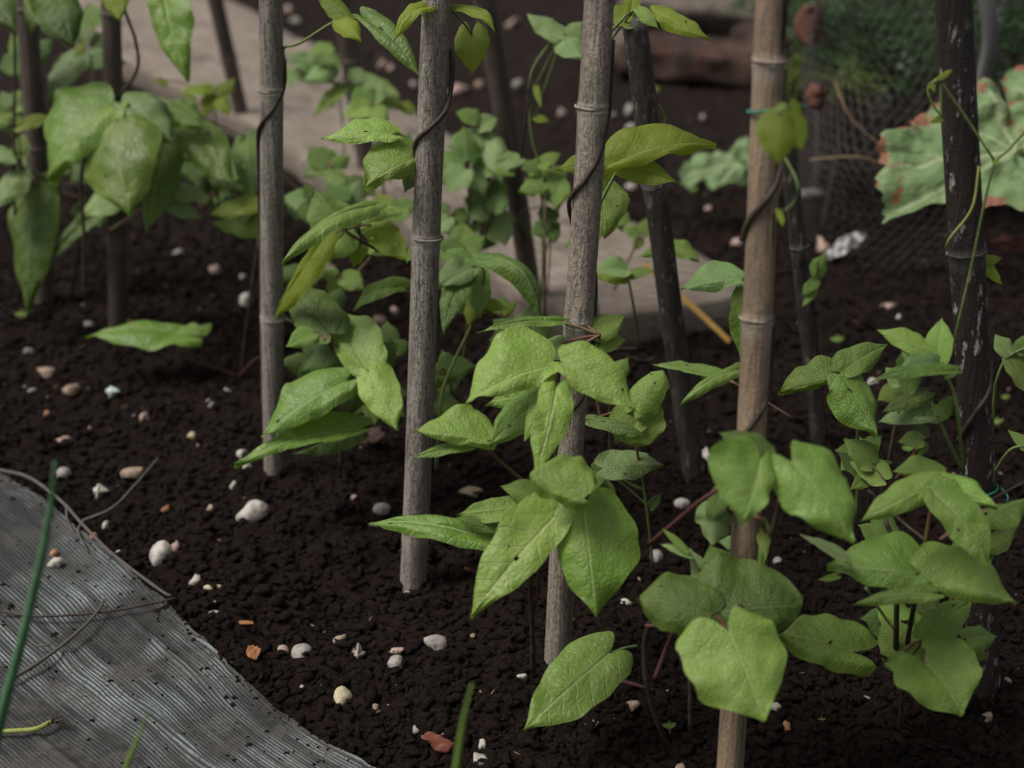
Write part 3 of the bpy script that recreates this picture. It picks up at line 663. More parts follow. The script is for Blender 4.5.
plant('bean_plant', 'light green jagged bean leaves just left of the thick dark cane', 'bean plant', (955, 560), 1.16, [
    {'p': [(962, 470, .02), (959, 425), (953, 390), (937, 362)], 'm': M_PETG, 'r': .0018}, {'p': [(962, 470, .02), (948, 440), (937, 416)], 'm': M_PETG, 'r': .0018}],
   [((937, 362), None, [S(928, 356, 877, 330, 9, 13, c='l', el=55), S(936, 362, 942, 318, 14, 14, c='l', el=45), S(937, 363, 896, 372, 5, 12, c='b', dy=-.01), S(950, 373, 870, 382, 6, 7, c='g', el=72, dy=-.02), S(910, 358, 907, 402, 12, 14, c='d', dy=.03), S(945, 375, 960, 366, 6, 6, c='l'), S(918, 358, 900, 346, 8, 9, c='b', dy=-.005)], M_PETG),
    ((937, 416), None, [S(927, 392, 882, 412, 10, 9, c='d', dy=.01), S(937, 417, 877, 423, 8, 15, c='b', el=62), S(939, 415, 955, 395, 8, 9, c='g', dy=-.01)], M_PETG)])
plant('bean_plant', 'twining bean shoot with tiny yellow leaves crossing the thick dark cane', 'bean plant', (1012, 600), 1.24, [
    {'p': [(1030, 126, -.03), (1008, 150, -.03), (995, 164, -.03), (984, 205, -.03), (972, 263, -.03), (960, 315, -.03), (952, 350, -.02)], 'm': M_PETG, 'r': .0013},
    {'p': [(941, 116, -.03), (932, 103, -.03), (928, 88, -.03), (938, 78, -.03), (951, 70, -.03)], 'm': M_YSTEM, 'r': .001},
    {'p': [(979, 166, -.02), (972, 208, -.03), (950, 238, -.03), (946, 250, -.02)], 'm': M_YSTEM, 'r': .0013}, [on_cane('E', 360, 90), on_cane('E', 385, 40), on_cane('E', 410, -20), on_cane('E', 440, -80)]],
   [((978, 262, -.02), None, [S(981, 262, 1002, 258, 7, 5, c='y'), S(981, 264, 1003, 285, 6, 5, c='y'), S(980, 260, 984, 246, 3, 3, c='y')], M_PETG),
    ((941, 82, -.03), None, [S(940, 78, 953, 69, 3, 3, c='y', dy=-.04), S(930, 84, 935, 91, 3, 3, c='y', dy=-.04), S(941, 118, 930, 122, 4, 3, c='y', dy=-.04), S(994, 160, 998, 166, 4, 3, c='l', dy=-.04)], M_PETG)])
plant('bean_plant', 'bean leaves at the right edge, half out of the photo', 'bean plant', (990, 610), 1.30, [
    {'p': [(990, 470, .03), (994, 400, .01), (998, 376), (1008, 357), (1030, 346)], 'm': M_PETG, 'r': .0018}, {'p': [(990, 480, .03), (1010, 450), (1032, 446)], 'm': M_PETG, 'r': .0016}],
   [((1008, 356), None, [S(1008, 354, 995, 334, 8, 9, c='b'), S(1010, 358, 1030, 396, 14, 9, c='g'), S(1018, 352, 1030, 334, 8, 8, c='g')], M_PETG),
    ((1030, 447), None, [S(1032, 450, 1008, 430, 6, 7, c='l')], M_PETG)])
plant('bean_plant', 'tiny bean shoot clinging to the thin dark cane', 'bean plant', (818, 440), 1.72, [
    {'p': [on_cane('m815', 440, 60), on_cane('m815', 340, 80), on_cane('m815', 300, 60), (817, 277), (818, 262)], 'm': M_VINE, 'r': .0014}],
   [((817, 276), None, [S(817, 275, 825, 253, 9, 7, c='g', el=20), S(816, 280, 802, 296, 6, 6, c='d'), S(815, 290, 802, 307, 4, 4, c='g')], M_PETG)])
# --- plants in the back, in front of and behind the pale timber
plant('bean_plant', 'blurred bean leaves behind the grey fissured cane, in front of the pale timber', 'bean plant', (345, 170), 2.6, [
    {'p': [(345, 170), (342, 120), (338, 85)], 'm': M_PETG, 'r': .002}],
   [((334, 84), None, [S(333, 66, 305, 82, 10, 11, c='b'), S(318, 72, 286, 54, 10, 10, c='b'), S(322, 48, 343, 68, 7, 8, c='g'), S(346, 88, 312, 118, 6, 8, c='g', fold=.4), S(362, 78, 401, 96, 8, 9, c='g'), S(300, 60, 320, 84, 9, 9, c='d', dy=.04), S(350, 74, 372, 84, 8, 8, c='b'), S(330, 46, 306, 54, 7, 7, c='g'), S(296, 80, 285, 66, 9, 9, c='b')], M_PETG),
    ((400, 110), None, [S(412, 112, 396, 103, 6, 6, c='y'), S(385, 96, 402, 108, 7, 7, c='g'), S(372, 100, 388, 120, 8, 8, c='b')], M_PETG)])
plant('bean_plant', 'low blurred bean leaves between the thin leaning cane and the grey fissured cane', 'bean plant', (300, 250), 2.2, [
    {'p': [(300, 245), (318, 212), (330, 200)], 'm': M_RED, 'r': .002}],
   [((314, 205), None, [S(313, 212, 283, 201, 10, 14, c='b'), S(360, 192, 318, 170, 10, 9, c='g'), S(262, 206, 285, 212, 8, 7, c='b'), S(345, 204, 322, 214, 8, 8, c='g'), S(352, 178, 376, 196, 10, 10, c='d'), S(266, 160, 252, 190, 10, 10, c='d')], M_PETG)])
plant('bean_plant', 'blurred pale green bean leaves right of the straight grey cane', 'bean plant', (480, 262), 2.15, [
    {'p': [(478, 262), (484, 215), (486, 170), (484, 135)], 'm': M_VINE, 'r': .002}, {'p': [(535, 250, .05), (520, 215), (545, 205), (560, 195)], 'm': M_PETG, 'r': .0015}],
   [((484, 134), None, [S(482, 133, 448, 146, 18, 14, c='b'), S(487, 136, 502, 182, 14, 16, c='b'), S(478, 128, 498, 118, 9, 9, c='b'), S(468, 150, 452, 168, 12, 12, c='b'), S(476, 120, 456, 112, 8, 8, c='g')], M_PETG),
    ((482, 212), None, [S(480, 214, 442, 219, 5, 5, c='g'), S(485, 212, 516, 224, 12, 11, c='b'), S(490, 180, 470, 202, 13, 13, c='d'), S(492, 185, 508, 196, 9, 9, c='g'), S(494, 238, 470, 250, 7, 7, c='d')], M_PETG)])
plant('bean_plant', 'bean shoot with pale bluish leaves at the top, just left of the middle cane', 'bean plant', (541, 300), 1.95, [
    {'p': [(541, 300, .05), (543, 252), (540, 173), (531, 133), (530, 78), (548, 46), (562, 34)], 'm': M_PETG, 'r': .0018}, {'p': [(521, 158, .02), (527, 110), (530, 78)], 'm': M_VINE, 'r': .002}, {'p': [(545, 255, .03), (556, 215), (566, 198)], 'm': M_PETG, 'r': .0014}],
   [((563, 34), None, [S(563, 33, 526, 13, 9, 10, c='b', el=60), S(563, 36, 584, 22, 11, 12, c='b'), S(563, 37, 584, 60, 13, 13, c='b'), S(535, 117, 550, 122, 4, 4, c='y'), S(535, 86, 541, 108, 4, 3, c='y')], M_PETG),
    ((538, 165), None, [S(538, 163, 561, 153, 7, 7, c='l'), S(538, 165, 521, 170, 8, 8, c='g')], M_PETG),
    ((558, 182), None, [S(558, 181, 524, 186, 9, 9, c='g'), S(559, 182, 555, 210, 12, 9, c='g'), S(556, 222, 545, 232, 8, 8, c='g')], M_PETG)])
def tuft(label, Y, base, groups, group='climbing bean plants'):
    cl = []
    for (hx, hy, sz, n_, cols, a0, a1, dy) in groups:
        rr_ = random.Random(int(hx*7+hy)); lv = []
        for k in range(n_):
            a = R(a0+(a1-a0)*(k+.5)/n_+rr_.uniform(-14, 14)); L = sz*rr_.uniform(.8, 1.2); w_ = L*rr_.uniform(.30, .42)
            bx_, by_ = hx+math.cos(a)*sz*.14, hy-math.sin(a)*sz*.14
            lv.append(S(bx_, by_, hx+math.cos(a)*L, hy-math.sin(a)*L*.85, w_*rr_.uniform(.8, 1.1), w_*rr_.uniform(.8, 1.1), c=rr_.choice(cols), dy=dy+rr_.uniform(-.02, .03)))
        cl.append(((hx, hy, dy), (base[0]+(hx-base[0])*.35, base[1]+(hy-base[1])*.35, dy*.5), lv))
    plant('bean_plant', label, 'bean plant', base, Y, [[(base[0], base[1]), ((base[0]+groups[0][0])/2, (base[1]+groups[0][1])/2), (groups[0][0], groups[0][1], groups[0][7])]], cl, group, r=.002)
tuft('shaded bean leaves right of the big drooping leaf at the upper left', 2.28, (222, 240), [(215, 165, 40, 4, 'dg', 150, 400, 0), (196, 150, 30, 3, 'gb', 0, 180, 0), (235, 195, 26, 3, 'dg', 200, 380, 0)])
tuft('bean leaves filling the space behind the upper-left cane', 2.4, (80, 225), [(70, 160, 34, 4, 'dgb', 20, 330, 0), (95, 205, 28, 3, 'db', 180, 360, 0), (150, 150, 30, 3, 'db', 200, 340, 0), (30, 60, 36, 4, 'dg', 0, 300, 0), (95, 30, 30, 3, 'bg', 60, 330, .1)])
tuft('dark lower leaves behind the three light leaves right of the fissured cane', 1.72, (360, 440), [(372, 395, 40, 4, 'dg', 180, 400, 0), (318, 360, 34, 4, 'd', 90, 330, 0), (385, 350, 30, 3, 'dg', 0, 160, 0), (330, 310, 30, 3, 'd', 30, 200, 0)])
tuft('blurred bean leaves left of the straight grey cane, above the drooping leaf', 2.0, (350, 270), [(345, 205, 34, 4, 'gdb', 20, 320, 0), (385, 215, 30, 3, 'gy', 0, 220, 0), (310, 200, 26, 3, 'bd', 60, 300, .05)])
tuft('thick clump of blurred bean leaves between the straight grey and dark brown canes', 2.1, (470, 275), [(468, 165, 40, 5, 'bgd', 0, 330, 0), (492, 215, 34, 4, 'bg', 20, 330, 0), (450, 215, 30, 4, 'bd', 120, 400, 0), (498, 160, 28, 3, 'bg', 200, 400, 0), (462, 250, 30, 3, 'dg', 0, 180, -.1)])
tuft('bean leaves low between the dark brown cane and the middle cane', 1.85, (545, 330), [(545, 180, 26, 4, 'gl', 0, 320, .1), (552, 225, 24, 3, 'dg', 60, 330, .1), (520, 340, 34, 4, 'gb', 20, 200, -.3), (612, 215, 24, 3, 'g', 200, 380, .1)])
tuft('small bean leaves behind the wrinkled leaf, low between the two middle canes', 1.68, (455, 440), [(450, 375, 30, 4, 'dg', 0, 300, 0), (470, 290, 26, 3, 'dg', 160, 360, 0), (500, 315, 26, 3, 'gy', 0, 160, 0)])
tuft('bean leaves round the foot of the blackened cane', 1.5, (610, 470), [(610, 380, 30, 4, 'lg', 20, 330, 0), (590, 360, 26, 3, 'lb', 60, 240, .05), (590, 470, 26, 3, 'dg', 180, 380, -.1)])
tuft('lower bean leaves filling in under the leafy plant by the thick dark cane', 1.16, (905, 720), [(905, 625, 46, 5, 'gdl', 90, 400, 0), (890, 540, 40, 4, 'gd', 60, 300, .03), (975, 540, 40, 4, 'gd', 200, 420, .05), (960, 640, 36, 3, 'gd', 240, 400, 0)])
tuft('small bean leaves behind the three pointed leaves on the right', 1.45, (880, 500), [(905, 385, 30, 4, 'lgb', 30, 330, 0), (860, 455, 26, 4, 'gl', 20, 250, -.03), (925, 440, 24, 3, 'gd', 90, 300, 0)])
tuft('blurred small leaves beyond the cut-topped dark cane foot, on the pale timber edge', 2.1, (600, 320), [(585, 240, 26, 4, 'gl', 0, 330, 0), (640, 235, 22, 3, 'gb', 20, 300, 0)])
tuft('bean leaves hanging left of the long light leaf near the top', 2.3, (385, 200), [(372, 105, 28, 4, 'gbl', 30, 330, 0), (398, 150, 24, 3, 'gb', 0, 330, 0), (330, 165, 26, 4, 'bg', 0, 330, 0)])
tuft('leaf clump behind the thin leaning cane, against the pale timber', 2.5, (190, 215), [(180, 120, 30, 4, 'gdb', 20, 330, 0), (240, 165, 28, 4, 'db', 40, 330, 0), (215, 195, 26, 3, 'gd', 150, 380, 0), (10, 110, 30, 4, 'gb', 0, 330, 0)])
tuft('dark lower leaves behind the drooping leaf left of the straight grey cane', 1.85, (300, 330), [(300, 265, 28, 3, 'dg', 180, 400, 0), (340, 275, 26, 3, 'gl', 160, 360, 0), (385, 240, 26, 3, 'g', 120, 330, 0)])
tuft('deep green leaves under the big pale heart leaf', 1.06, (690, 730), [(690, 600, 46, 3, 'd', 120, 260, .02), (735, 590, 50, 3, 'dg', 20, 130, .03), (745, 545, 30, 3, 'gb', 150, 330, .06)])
#PLANTS_END

# ------------------------------------------------------------------ stones
STONES = []
def stone(px, py, w, h, m, label, shape='r', z0=0.0, name='stone', cat='stone', rot=None, group='stones on the soil'):
    if py < 240 and shape == 'r': shape = 'a'
    if py < 240 and m == 'w': m = 'p' if px % 3 == 0 else 'g'
    g0 = G(px, py+h*.25); dist = (g0-EYE).length; rx = w*dist/F/2; rz = h*dist/F/2/.62
    rs = np.random.default_rng(int(px*31+py*17))
    v0, f0 = IC2 if shape == 'a' else IC3
    v = v0.copy()
    if shape == 'a':                    # a broken, angular piece
        for _ in range(7):
            n = rs.standard_normal(3); n /= np.linalg.norm(n); c = rs.uniform(.30, .75)
            dd = v@n-c; v = v-np.clip(dd, 0, None)[:, None]*n
        v *= (1+.09*rs.standard_normal((len(v), 1)))*(1+.25*fbm(v[:, 0]*2+px, v[:, 1]*2+v[:, 2]*3+py, 3, 9))[:, None]
    else:
        v = v*(1+.10*fbm(v[:, 0]*1.4+px, v[:, 1]*1.4+v[:, 2]*1.7+py, 3, 3))[:, None]
        if shape == 't': v[:, 1] *= (1-.3*v[:, 0]); v[:, 2] *= (1-.3*v[:, 0])
        if shape == 'x':
            a = np.arctan2(v[:, 2]+v[:, 1]*.6, v[:, 0]); v *= (1+.17*np.cos(4*a)+.15*np.cos(3*a+px)+.1*np.cos(7*a))[:, None]
    v = v/np.abs(v).max(0)
    fl_ = .62 if shape == 'a' else .75
    v = v*np.array((rx, rz*.95, rz*fl_))
    a = R(rot if rot is not None else 0); ca, sa = math.cos(a), math.sin(a)
    if rot is not None: v = np.stack((v[:, 0]*ca-v[:, 1]*sa, v[:, 0]*sa+v[:, 1]*ca, v[:, 2]), -1)
    z = (gz(g0.x, g0.y) if not z0 else z0)+rz*(.28 if w > 9 else .2)
    c = Vector((g0.x, g0.y, z))
    o = mesh_obj(name, v+np.array(c), f0, SM[m], origin=c, smooth=True)
    tag(o, label, cat, group); return o
STN = [
 (253,513,37,25,'w','a','large jagged white stone in open soil left of the straight grey cane'),
 (161,548,22,22,'w','r','smooth white egg-shaped pebble near the edge of the ribbed sheet'),
 (176,545,11,11,'p','a','pinkish crumbling stone touching the smooth white egg-shaped pebble'),
 (62,467,16,13,'g','r','grey pebble above the top corner of the ribbed sheet'),
 (131,469,24,16,'t','a','tan rough stone right of the onion leaf tip'),
 (100,487,17,13,'w','x','white star-shaped stone beside the onion leaf'),
 (164,504,11,10,'o','a','small half-orange stone beyond the twig tip'),
 (106,519,8,9,'w','a','tiny white stone below the long bent twig'),
 (119,549,10,6,'w','a','white chip at the dark edge of the ribbed sheet'),
 (194,577,13,10,'w','a','crumbled white stone beside the cream sliver'),
 (216,586,25,5,'c','t','long cream sliver lying on the soil near the sheet'),
 (215,613,18,9,'w','a','flat white stone at the edge of the ribbed sheet'),
 (282,646,13,10,'p','r','small pinkish pebble beside a larger pale oval one'),
 (302,645,22,16,'g','r','pale grey oval pebble right of a small pinkish one'),
 (301,681,7,7,'w','a','tiny bright white stone below the pale oval pebble'),
 (343,692,19,18,'c','t','cream teardrop pebble near the bottom of the open soil'),
 (396,659,17,13,'g','r','round whitish pebble just below a pinkish shard'),
 (397,646,19,8,'p','a','pinkish shard just above a round whitish pebble'),
 (340,634,14,12,'t','a','tan and white angular stone above the cream teardrop pebble'),
 (359,648,13,15,'g','x','white jagged shard between the tan stone and the round pebble'),
 (374,699,14,12,'t','x','broken shell-like piece right of the cream teardrop pebble'),
 (389,693,7,6,'w','a','small pale stone beside the broken shell-like piece'),
 (415,725,12,8,'g','a','mottled grey stone in the lowest open soil'),
 (380,734,7,5,'w','a','tiny white oval stone near the lower end of the sheet'),
 (434,638,27,15,'g','a','grey-brown broken stone below the straight grey cane'),
 (472,489,27,12,'t','a','long grey-brown shard between the straight grey cane and the middle leaves'),
 (382,508,18,10,'g','r','grey pebble left of the straight grey cane'),
 (373,518,12,6,'w','a','flat white chip left of the straight grey cane'),
 (243,450,16,13,'w','a','white stone touching the low flat leaf by the grey fissured cane'),
 (248,465,9,9,'w','a','broken white chip at the foot of the grey fissured cane'),
 (234,486,8,9,'w','a','small white stone above the large jagged white stone'),
 (212,513,12,9,'t','a','small tan stone left of the large jagged white stone'),
 (409,588,13,7,'g','a','pale chip at the foot of the straight grey cane'),
 (590,641,17,10,'g','a','grey and white stone at the foot of the middle cane'),
 (523,671,13,9,'w','a','white knobbly stone beside the lowest middle leaf'),
 (627,596,15,7,'w','a','white stone just left of the deep green leaf'),
 (655,653,8,8,'w','a','small white stone beside the reddish stem'),
 (633,702,15,13,'p','a','orange and white stone right of the single low leaf'),
 (593,726,16,9,'g','a','grey rough stone under the tip of the single low leaf'),
 (477,757,24,14,'w','a','white angular rock at the bottom edge beside the grass tip'),
 (483,741,9,9,'w','a','small white stone above the white angular rock at the bottom edge'),
 (680,760,12,14,'p','a','upright tan shard at the bottom edge left of the orange-brown cane'),
 (788,724,10,12,'o','a','orange-brown chip right of the orange-brown cane foot'),
 (776,706,10,7,'g','r','grey pebble right of the big pale heart leaf'),
 (1006,682,13,9,'t','a','tan stone at the foot of the thick dark cane'),
 (985,713,14,14,'t','a','brown rough stone in front of the thick dark cane'),
 (706,449,17,19,'w','a','white and grey stone between the blackened and orange-brown canes'),
 (682,500,16,9,'w','r','white pebble left of the two cupped leaves'),
 (657,549,13,11,'g','r','grey pebble behind the thin upright shoot'),
 (779,550,11,9,'g','r','grey pebble between the orange-brown cane and the leafy plant'),
 (812,190,32,16,'w','r','large whitish stone beside the chicken wire'),
 (820,247,17,19,'p','a','pinkish brown stone above the tiny bean shoot'),
 (704,115,8,14,'w','a','blurred white splinter far behind the orange-brown cane'),
 (887,307,19,11,'p','a','pale tan stone in the soil left of the thick dark cane'),
 (900,319,8,6,'w','a','small white stone below the pale tan one'),
 (872,374,16,12,'w','a','white stone behind the three pointed leaves'),
 (631,107,12,14,'w','a','blurred white stone above another, beside the blackened cane'),
 (632,123,15,10,'w','r','blurred white pebble below another, beside the blackened cane'),
 (561,112,10,9,'w','r','blurred white pebble left of the middle cane'),
 (517,86,13,10,'w','r','blurred white pebble between the dark brown and middle canes'),
 (513,18,15,13,'p','a','blurred pinkish stone at the top, left of the middle cane'),
 (613,112,9,8,'w','r','small blurred pebble just right of the middle cane'),
 (681,137,21,8,'w','a','blurred flat white stone right of the blackened cane'),
 (631,187,14,8,'w','r','blurred white pebble behind the yellow-green leaf'),
 (711,205,15,7,'w','r','blurred flat pebble below the spotted lobed leaf'),
 (737,240,12,9,'p','r','blurred pale pebble left of the orange-brown cane'),
 (288,8,11,10,'w','r','blurred white pebble at the top beside the grey fissured cane'),
 (296,20,12,9,'w','r','second blurred white pebble at the top beside the grey fissured cane'),
 (382,62,14,12,'t','a','blurred tan stone behind the long light leaf'),
 (459,87,22,18,'w','a','blurred white stone just right of the straight grey cane'),
 (479,84,14,11,'t','a','blurred tan stone beside the dark brown leaning cane'),
 (391,66,10,9,'p','r','blurred pinkish white pebble beside a tan one'),
 (413,82,10,8,'w','r','blurred pale pebble just left of the straight grey cane'),
 (179,250,15,10,'g','a','grey stone in shade right of the upper-left cane'),
 (214,271,15,12,'p','a','pinkish stone in shade left of the grey fissured cane'),
 (242,274,10,10,'w','a','white stone in shade beside the grey fissured cane'),
 (246,298,13,14,'w','r','round white stone at the left side of the grey fissured cane'),
 (88,320,18,7,'g','a','grey flat stone left of the upper-left cane foot'),
 (133,322,19,8,'o','a','orange shard at the foot of the upper-left cane'),
 (28,345,11,9,'g','a','small grey stone below the dark hanging leaf'),
 (46,367,20,12,'t','a','tan rough stone in the left soil'),
 (70,384,19,13,'t','a','second tan rough stone, lower in the left soil'),
 (33,383,12,7,'g','a','flat grey stone left of the second tan one'),
 (46,411,7,6,'o','a','tiny orange stone in the left soil'),
 (63,430,16,10,'p','a','pale pinkish stone above the grey pebble in the left soil'),
 (144,414,10,13,'p','a','cream and orange upright chip in the left soil'),
 (191,430,12,8,'c','a','cream knobbly stone left of the grey fissured cane'),
 (112,386,16,10,'s','x','bluish white fragment alone in the left soil'),
 (211,399,7,6,'w','a','tiny white stone left of the grey fissured cane'),
 (227,382,10,8,'w','a','white stone beneath the dark stem left of the fissured cane'),
 (207,446,8,7,'o','a','small orange stone left of the low flat leaf'),
 (379,318,14,10,'t','a','tan stone in shade left of the straight grey cane'),
 (396,309,12,8,'p','a','pinkish stone in shade left of the straight grey cane'),
 (328,264,14,7,'p','a','pink and white chip in shade right of the fissured cane'),
 (57,572,15,10,'w','a','white stone lying on the ribbed sheet'),
 (56,563,8,7,'o','r','small orange pebble touching the white stone on the ribbed sheet'),
 (95,546,8,7,'o','r','orange pebble on the upper edge of the ribbed sheet'),
 (80,548,7,5,'k','r','dark pebble on the upper edge of the ribbed sheet'),
]
for s in STN:
    on = s[0] in (57, 56, 95, 80) and s[1] > 540
    stone(*s[:5], s[6], s[5], z0=.014 if on else 0.0, rot=None)
rsn = random.Random(5)
n = 0
while n < 62:
    px, py = rsn.uniform(-10, 1034), rsn.uniform(10, 765)
    if px < 430 and py > 470+ (px)*.72-12: continue
    if 130 < px < 760 and 0 < py-(10+(px-170)*.51) < 110 and px < 740 and py < 310: continue
    w = rsn.choice((3.5, 4, 4, 5, 6, 8)); h = w*rsn.uniform(.45, .8)
    stone(px, py, w, h, rsn.choice('ggtptg'), 'one of the tiny pale stones scattered over the dark soil', 'a', name='small_stone', group='tiny stones scattered on the soil'); n += 1

# ------------------------------------------------------------------ ribbed sheet at the lower left
def ribbed():
    s = NT('weathered_ribbed_sheet'); o = s.coord('Object')
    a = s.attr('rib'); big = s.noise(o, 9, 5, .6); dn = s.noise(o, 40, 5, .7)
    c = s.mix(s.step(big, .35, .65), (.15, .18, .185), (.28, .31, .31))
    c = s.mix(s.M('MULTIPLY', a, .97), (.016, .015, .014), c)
    dirt = s.M('MULTIPLY', s.step(dn, .42, .60), s.step(s.noise(o, 7, 4), .40, .56))
    c = s.mix(s.M('MULTIPLY', dirt, .8), c, (.07, .064, .055))
    c = s.mix(s.M('MULTIPLY', s.step(s.noise(o, 260, 4, .75), .54, .64), .75), c, (.03, .024, .02))
    m = s.finish(c, .72, s.bump(s.noise(o, 500, 4, .7), .0012, .7), .3)
    edge_px = [(-200, 350), (-60, 436), (0, 480), (40, 503), (80, 535), (120, 569), (165, 607), (195, 637), (225, 666), (262, 704), (312, 741), (372, 774), (440, 812), (560, 870)]
    far_px = [(-560, 470), (-420, 560), (-350, 605), (-300, 640), (-250, 675), (-200, 712), (-150, 752), (-105, 792), (-60, 836), (-10, 880), (60, 935), (130, 985), (200, 1030), (300, 1100)]
    def line(pl, N):
        w = spline([G(*p) for p in pl], 14); idx = np.linspace(0, len(w)-1, N)
        return np.interp(idx, range(len(w)), [p.x for p in w]), np.interp(idx, range(len(w)), [p.y for p in w])
    N = 230; Mr = 860
    ex, ey = line(edge_px, N); ex = ex+.006*fbm(ex*30, ey*30, 3, 3); ey = ey+.006*fbm(ex*30, ey*30, 3, 8); bx, by = line(far_px, N)
    k = np.ones(31)/31
    def sm(q):
        e0 = q[0]-(q[1]-q[0])*np.arange(15, 0, -1); e1 = q[-1]+(q[-1]-q[-2])*np.arange(1, 16)
        return np.convolve(np.concatenate((e0, q, e1)), k, 'valid')
    sx, sy = sm(ex), sm(ey)
    r = np.linspace(0, 1, Mr); gx = np.clip(1-r[None, :]/.05, 0, 1)
    ax_ = sx[:, None]*(1-gx)+ex[:, None]*gx; ay_ = sy[:, None]*(1-gx)+ey[:, None]*gx
    Xs = ax_*(1-r)+bx[:, None]*r; Ys = ay_*(1-r)+by[:, None]*r
    RR = np.broadcast_to(r[None, :], Xs.shape)
    Wp = RR+.030*fbm(Xs*4+3, Ys*4, 2, 5)+.006*vnoise(Xs*22, Ys*22, 8)
    t = np.abs((Wp*84) % 1-.5)*2
    rib = np.clip((1-t)*2.2-.45, 0, 1)
    wear = np.clip(.42+2.4*fbm(Xs*13, Ys*13, 5, 15), 0, 1)*np.clip(.75+1.2*vnoise(Xs*5, Ys*5, 33), .25, 1)
    gr = np.clip(.68+1.1*vnoise(Wp*60+9, np.linspace(0, 14, N)[:, None]+0*Wp, 71)+.5*vnoise(Wp*21, np.linspace(0, 22, N)[:, None]+0*Wp, 73), 0, 1)
    rib = rib*(.22+.78*gr)
    rib2 = rib*(.3+.7*wear)
    def crease(r0, k0, ph, w_, s0): return np.exp(-((RR-r0-k0*np.linspace(0, 1, N)[:, None]+.03*np.sin(np.linspace(0, 9, N)[:, None]+ph))/w_)**2)*np.clip(np.sin(np.linspace(0, 12, N)[:, None]+s0), 0, 1)
    fold_ = .006*crease(.13, -.05, 0, .012, 1)+.007*crease(.28, .10, 2, .014, -.6)+.006*crease(.45, -.1, 4, .014, 2.4)+.004*crease(.60, .05, 1, .012, .4)
    rim = .004*np.exp(-((RR-.012)/.008)**2)
    Zs = .012+.0017*rib2+.004*fbm(Xs*4, Ys*4, 3, 25)+fold_+rim-.018*np.clip(1-RR/.01, 0, 1)
    V = np.stack((Xs, Ys, Zs), -1).reshape(-1, 3)
    i = np.arange(N-1)[:, None]*Mr+np.arange(Mr-1)[None, :]
    Fq = np.stack((i, i+1, i+Mr+1, i+Mr), -1).reshape(-1, 4)
    if True:
        a0, b0, c0 = V[Fq[0, 0]], V[Fq[0, 1]], V[Fq[0, 2]]
        if np.cross(b0-a0, c0-a0)[2] < 0: Fq = Fq[:, ::-1]
    o = mesh_obj('ribbed_sheet', V, Fq, m, attrs={'rib': (rib*(.15+.85*wear)).ravel()})
    v0, f0 = IC1; cv = []; cf = []
    for k_ in range(900):
        i_ = rng.integers(5, N-2); j_ = int(Mr*(.012+.55*rng.random()**(3.2 if k_ < 800 else 1))); q = np.array((Xs[i_, j_], Ys[i_, j_], Zs[i_, j_]))
        if q[1] < .55: continue
        rr = .0006+.0018*rng.random()**3
        cf.append(f0+len(cv)*len(v0)); cv.append(v0*(1+.25*rng.standard_normal((len(v0), 1)))*rr*np.array((1.2, 1, .7))+q+np.array((0, 0, rr*.3)))
    tag(mesh_obj('spilled_soil', np.concatenate(cv), np.concatenate(cf), M_SOIL), 'dark soil crumbs spilled on the ribbed sheet', None, kind='stuff')
    tag(o, 'weathered blue-grey ribbed sheet lying on the soil in the lower left corner', 'ground sheet')
    return o
ribbed()
def twig(pxs, r0, r1, label, z=.02, mat=M_VINE, name='twig', cat='twig', extra=None):
    pts = [G(p[0], p[1], p[2] if len(p) > 2 else z) for p in pxs]
    o = tube(name, pts, r0, r1, mat, None, 7, 6, .12); tag(o, label, cat, 'twigs' if name == 'twig' else None)
    for e in extra or []:
        tube('side_shoot', [G(p[0], p[1], p[2] if len(p) > 2 else z) for p in e], r1, r1*.6, mat, o, 6, 5, .1)
    return o
s_ = NT('grey_dead_twig'); M_TWIG = s_.finish(s_.mix(s_.noise(s_.coord(), 120), (.13, .115, .10), (.06, .05, .042)), .85)
twig([(158, 458, .035), (135, 485, .035), (112, 508, .03), (82, 521, .02)], .0012, .0019, 'long grey bent twig reaching from the soil onto the ribbed sheet', mat=M_TWIG, extra=[[(84, 520, .022), (78, 532, .02), (88, 552, .017)]])
twig([(0, 470, .02), (30, 478, .022), (62, 502, .024), (84, 526, .022), (115, 556, .022), (160, 590, .02), (171, 596, .018)], .0024, .0016, 'dark root lying along the upper edge of the ribbed sheet', mat=M_TWIG, extra=[[(66, 505, .023), (68, 522, .02), (78, 538, .017)]])
twig([(0, 611, .02), (35, 616, .021), (85, 614, .021), (135, 607, .021), (176, 598, .019)], .0017, .0012, 'thin dark twig lying straight across the ribbed sheet')
twig([(10, 680, .02), (45, 658, .022), (78, 632, .024), (97, 612, .024), (104, 599, .024)], .0025, .0013, 'curved dark twig crossing over the straight one on the ribbed sheet', mat=M_TWIG, extra=[[(36, 646, .02), (48, 645, .022), (56, 638, .024)]])
# pulled seedling
st = tube('plant_stalk', [G(-20, 733, .02), G(10, 731, .022), G(35, 729, .024), G(51, 722, .024)], .0022, .0026, M_YSTEM, None, 8, 6)
tag(st, 'yellow-green stalk with a clump of dark roots lying on the ribbed sheet', 'uprooted stalk')
rv = []; rf = []
for k in range(26):
    p0 = G(52, 722, .022); d = Vector((rsn.uniform(-.2, 1), rsn.uniform(-.7, .7), rsn.uniform(-.3, .5)))*rsn.uniform(.008, .022)
    v, f = tube_geo(spline([p0, p0+d*.5+Vector((0, 0, .003*rsn.random())), p0+d], 3), [.0011, .0010, .0008, .0006, .0005, .0004, .0003][:7], 5)
    f = [tuple(q+len(rv) for q in ff) for ff in f]; rv += v; rf += f
mesh_obj('roots', rv, rf, M_VINE, parent=st, origin=st.location)
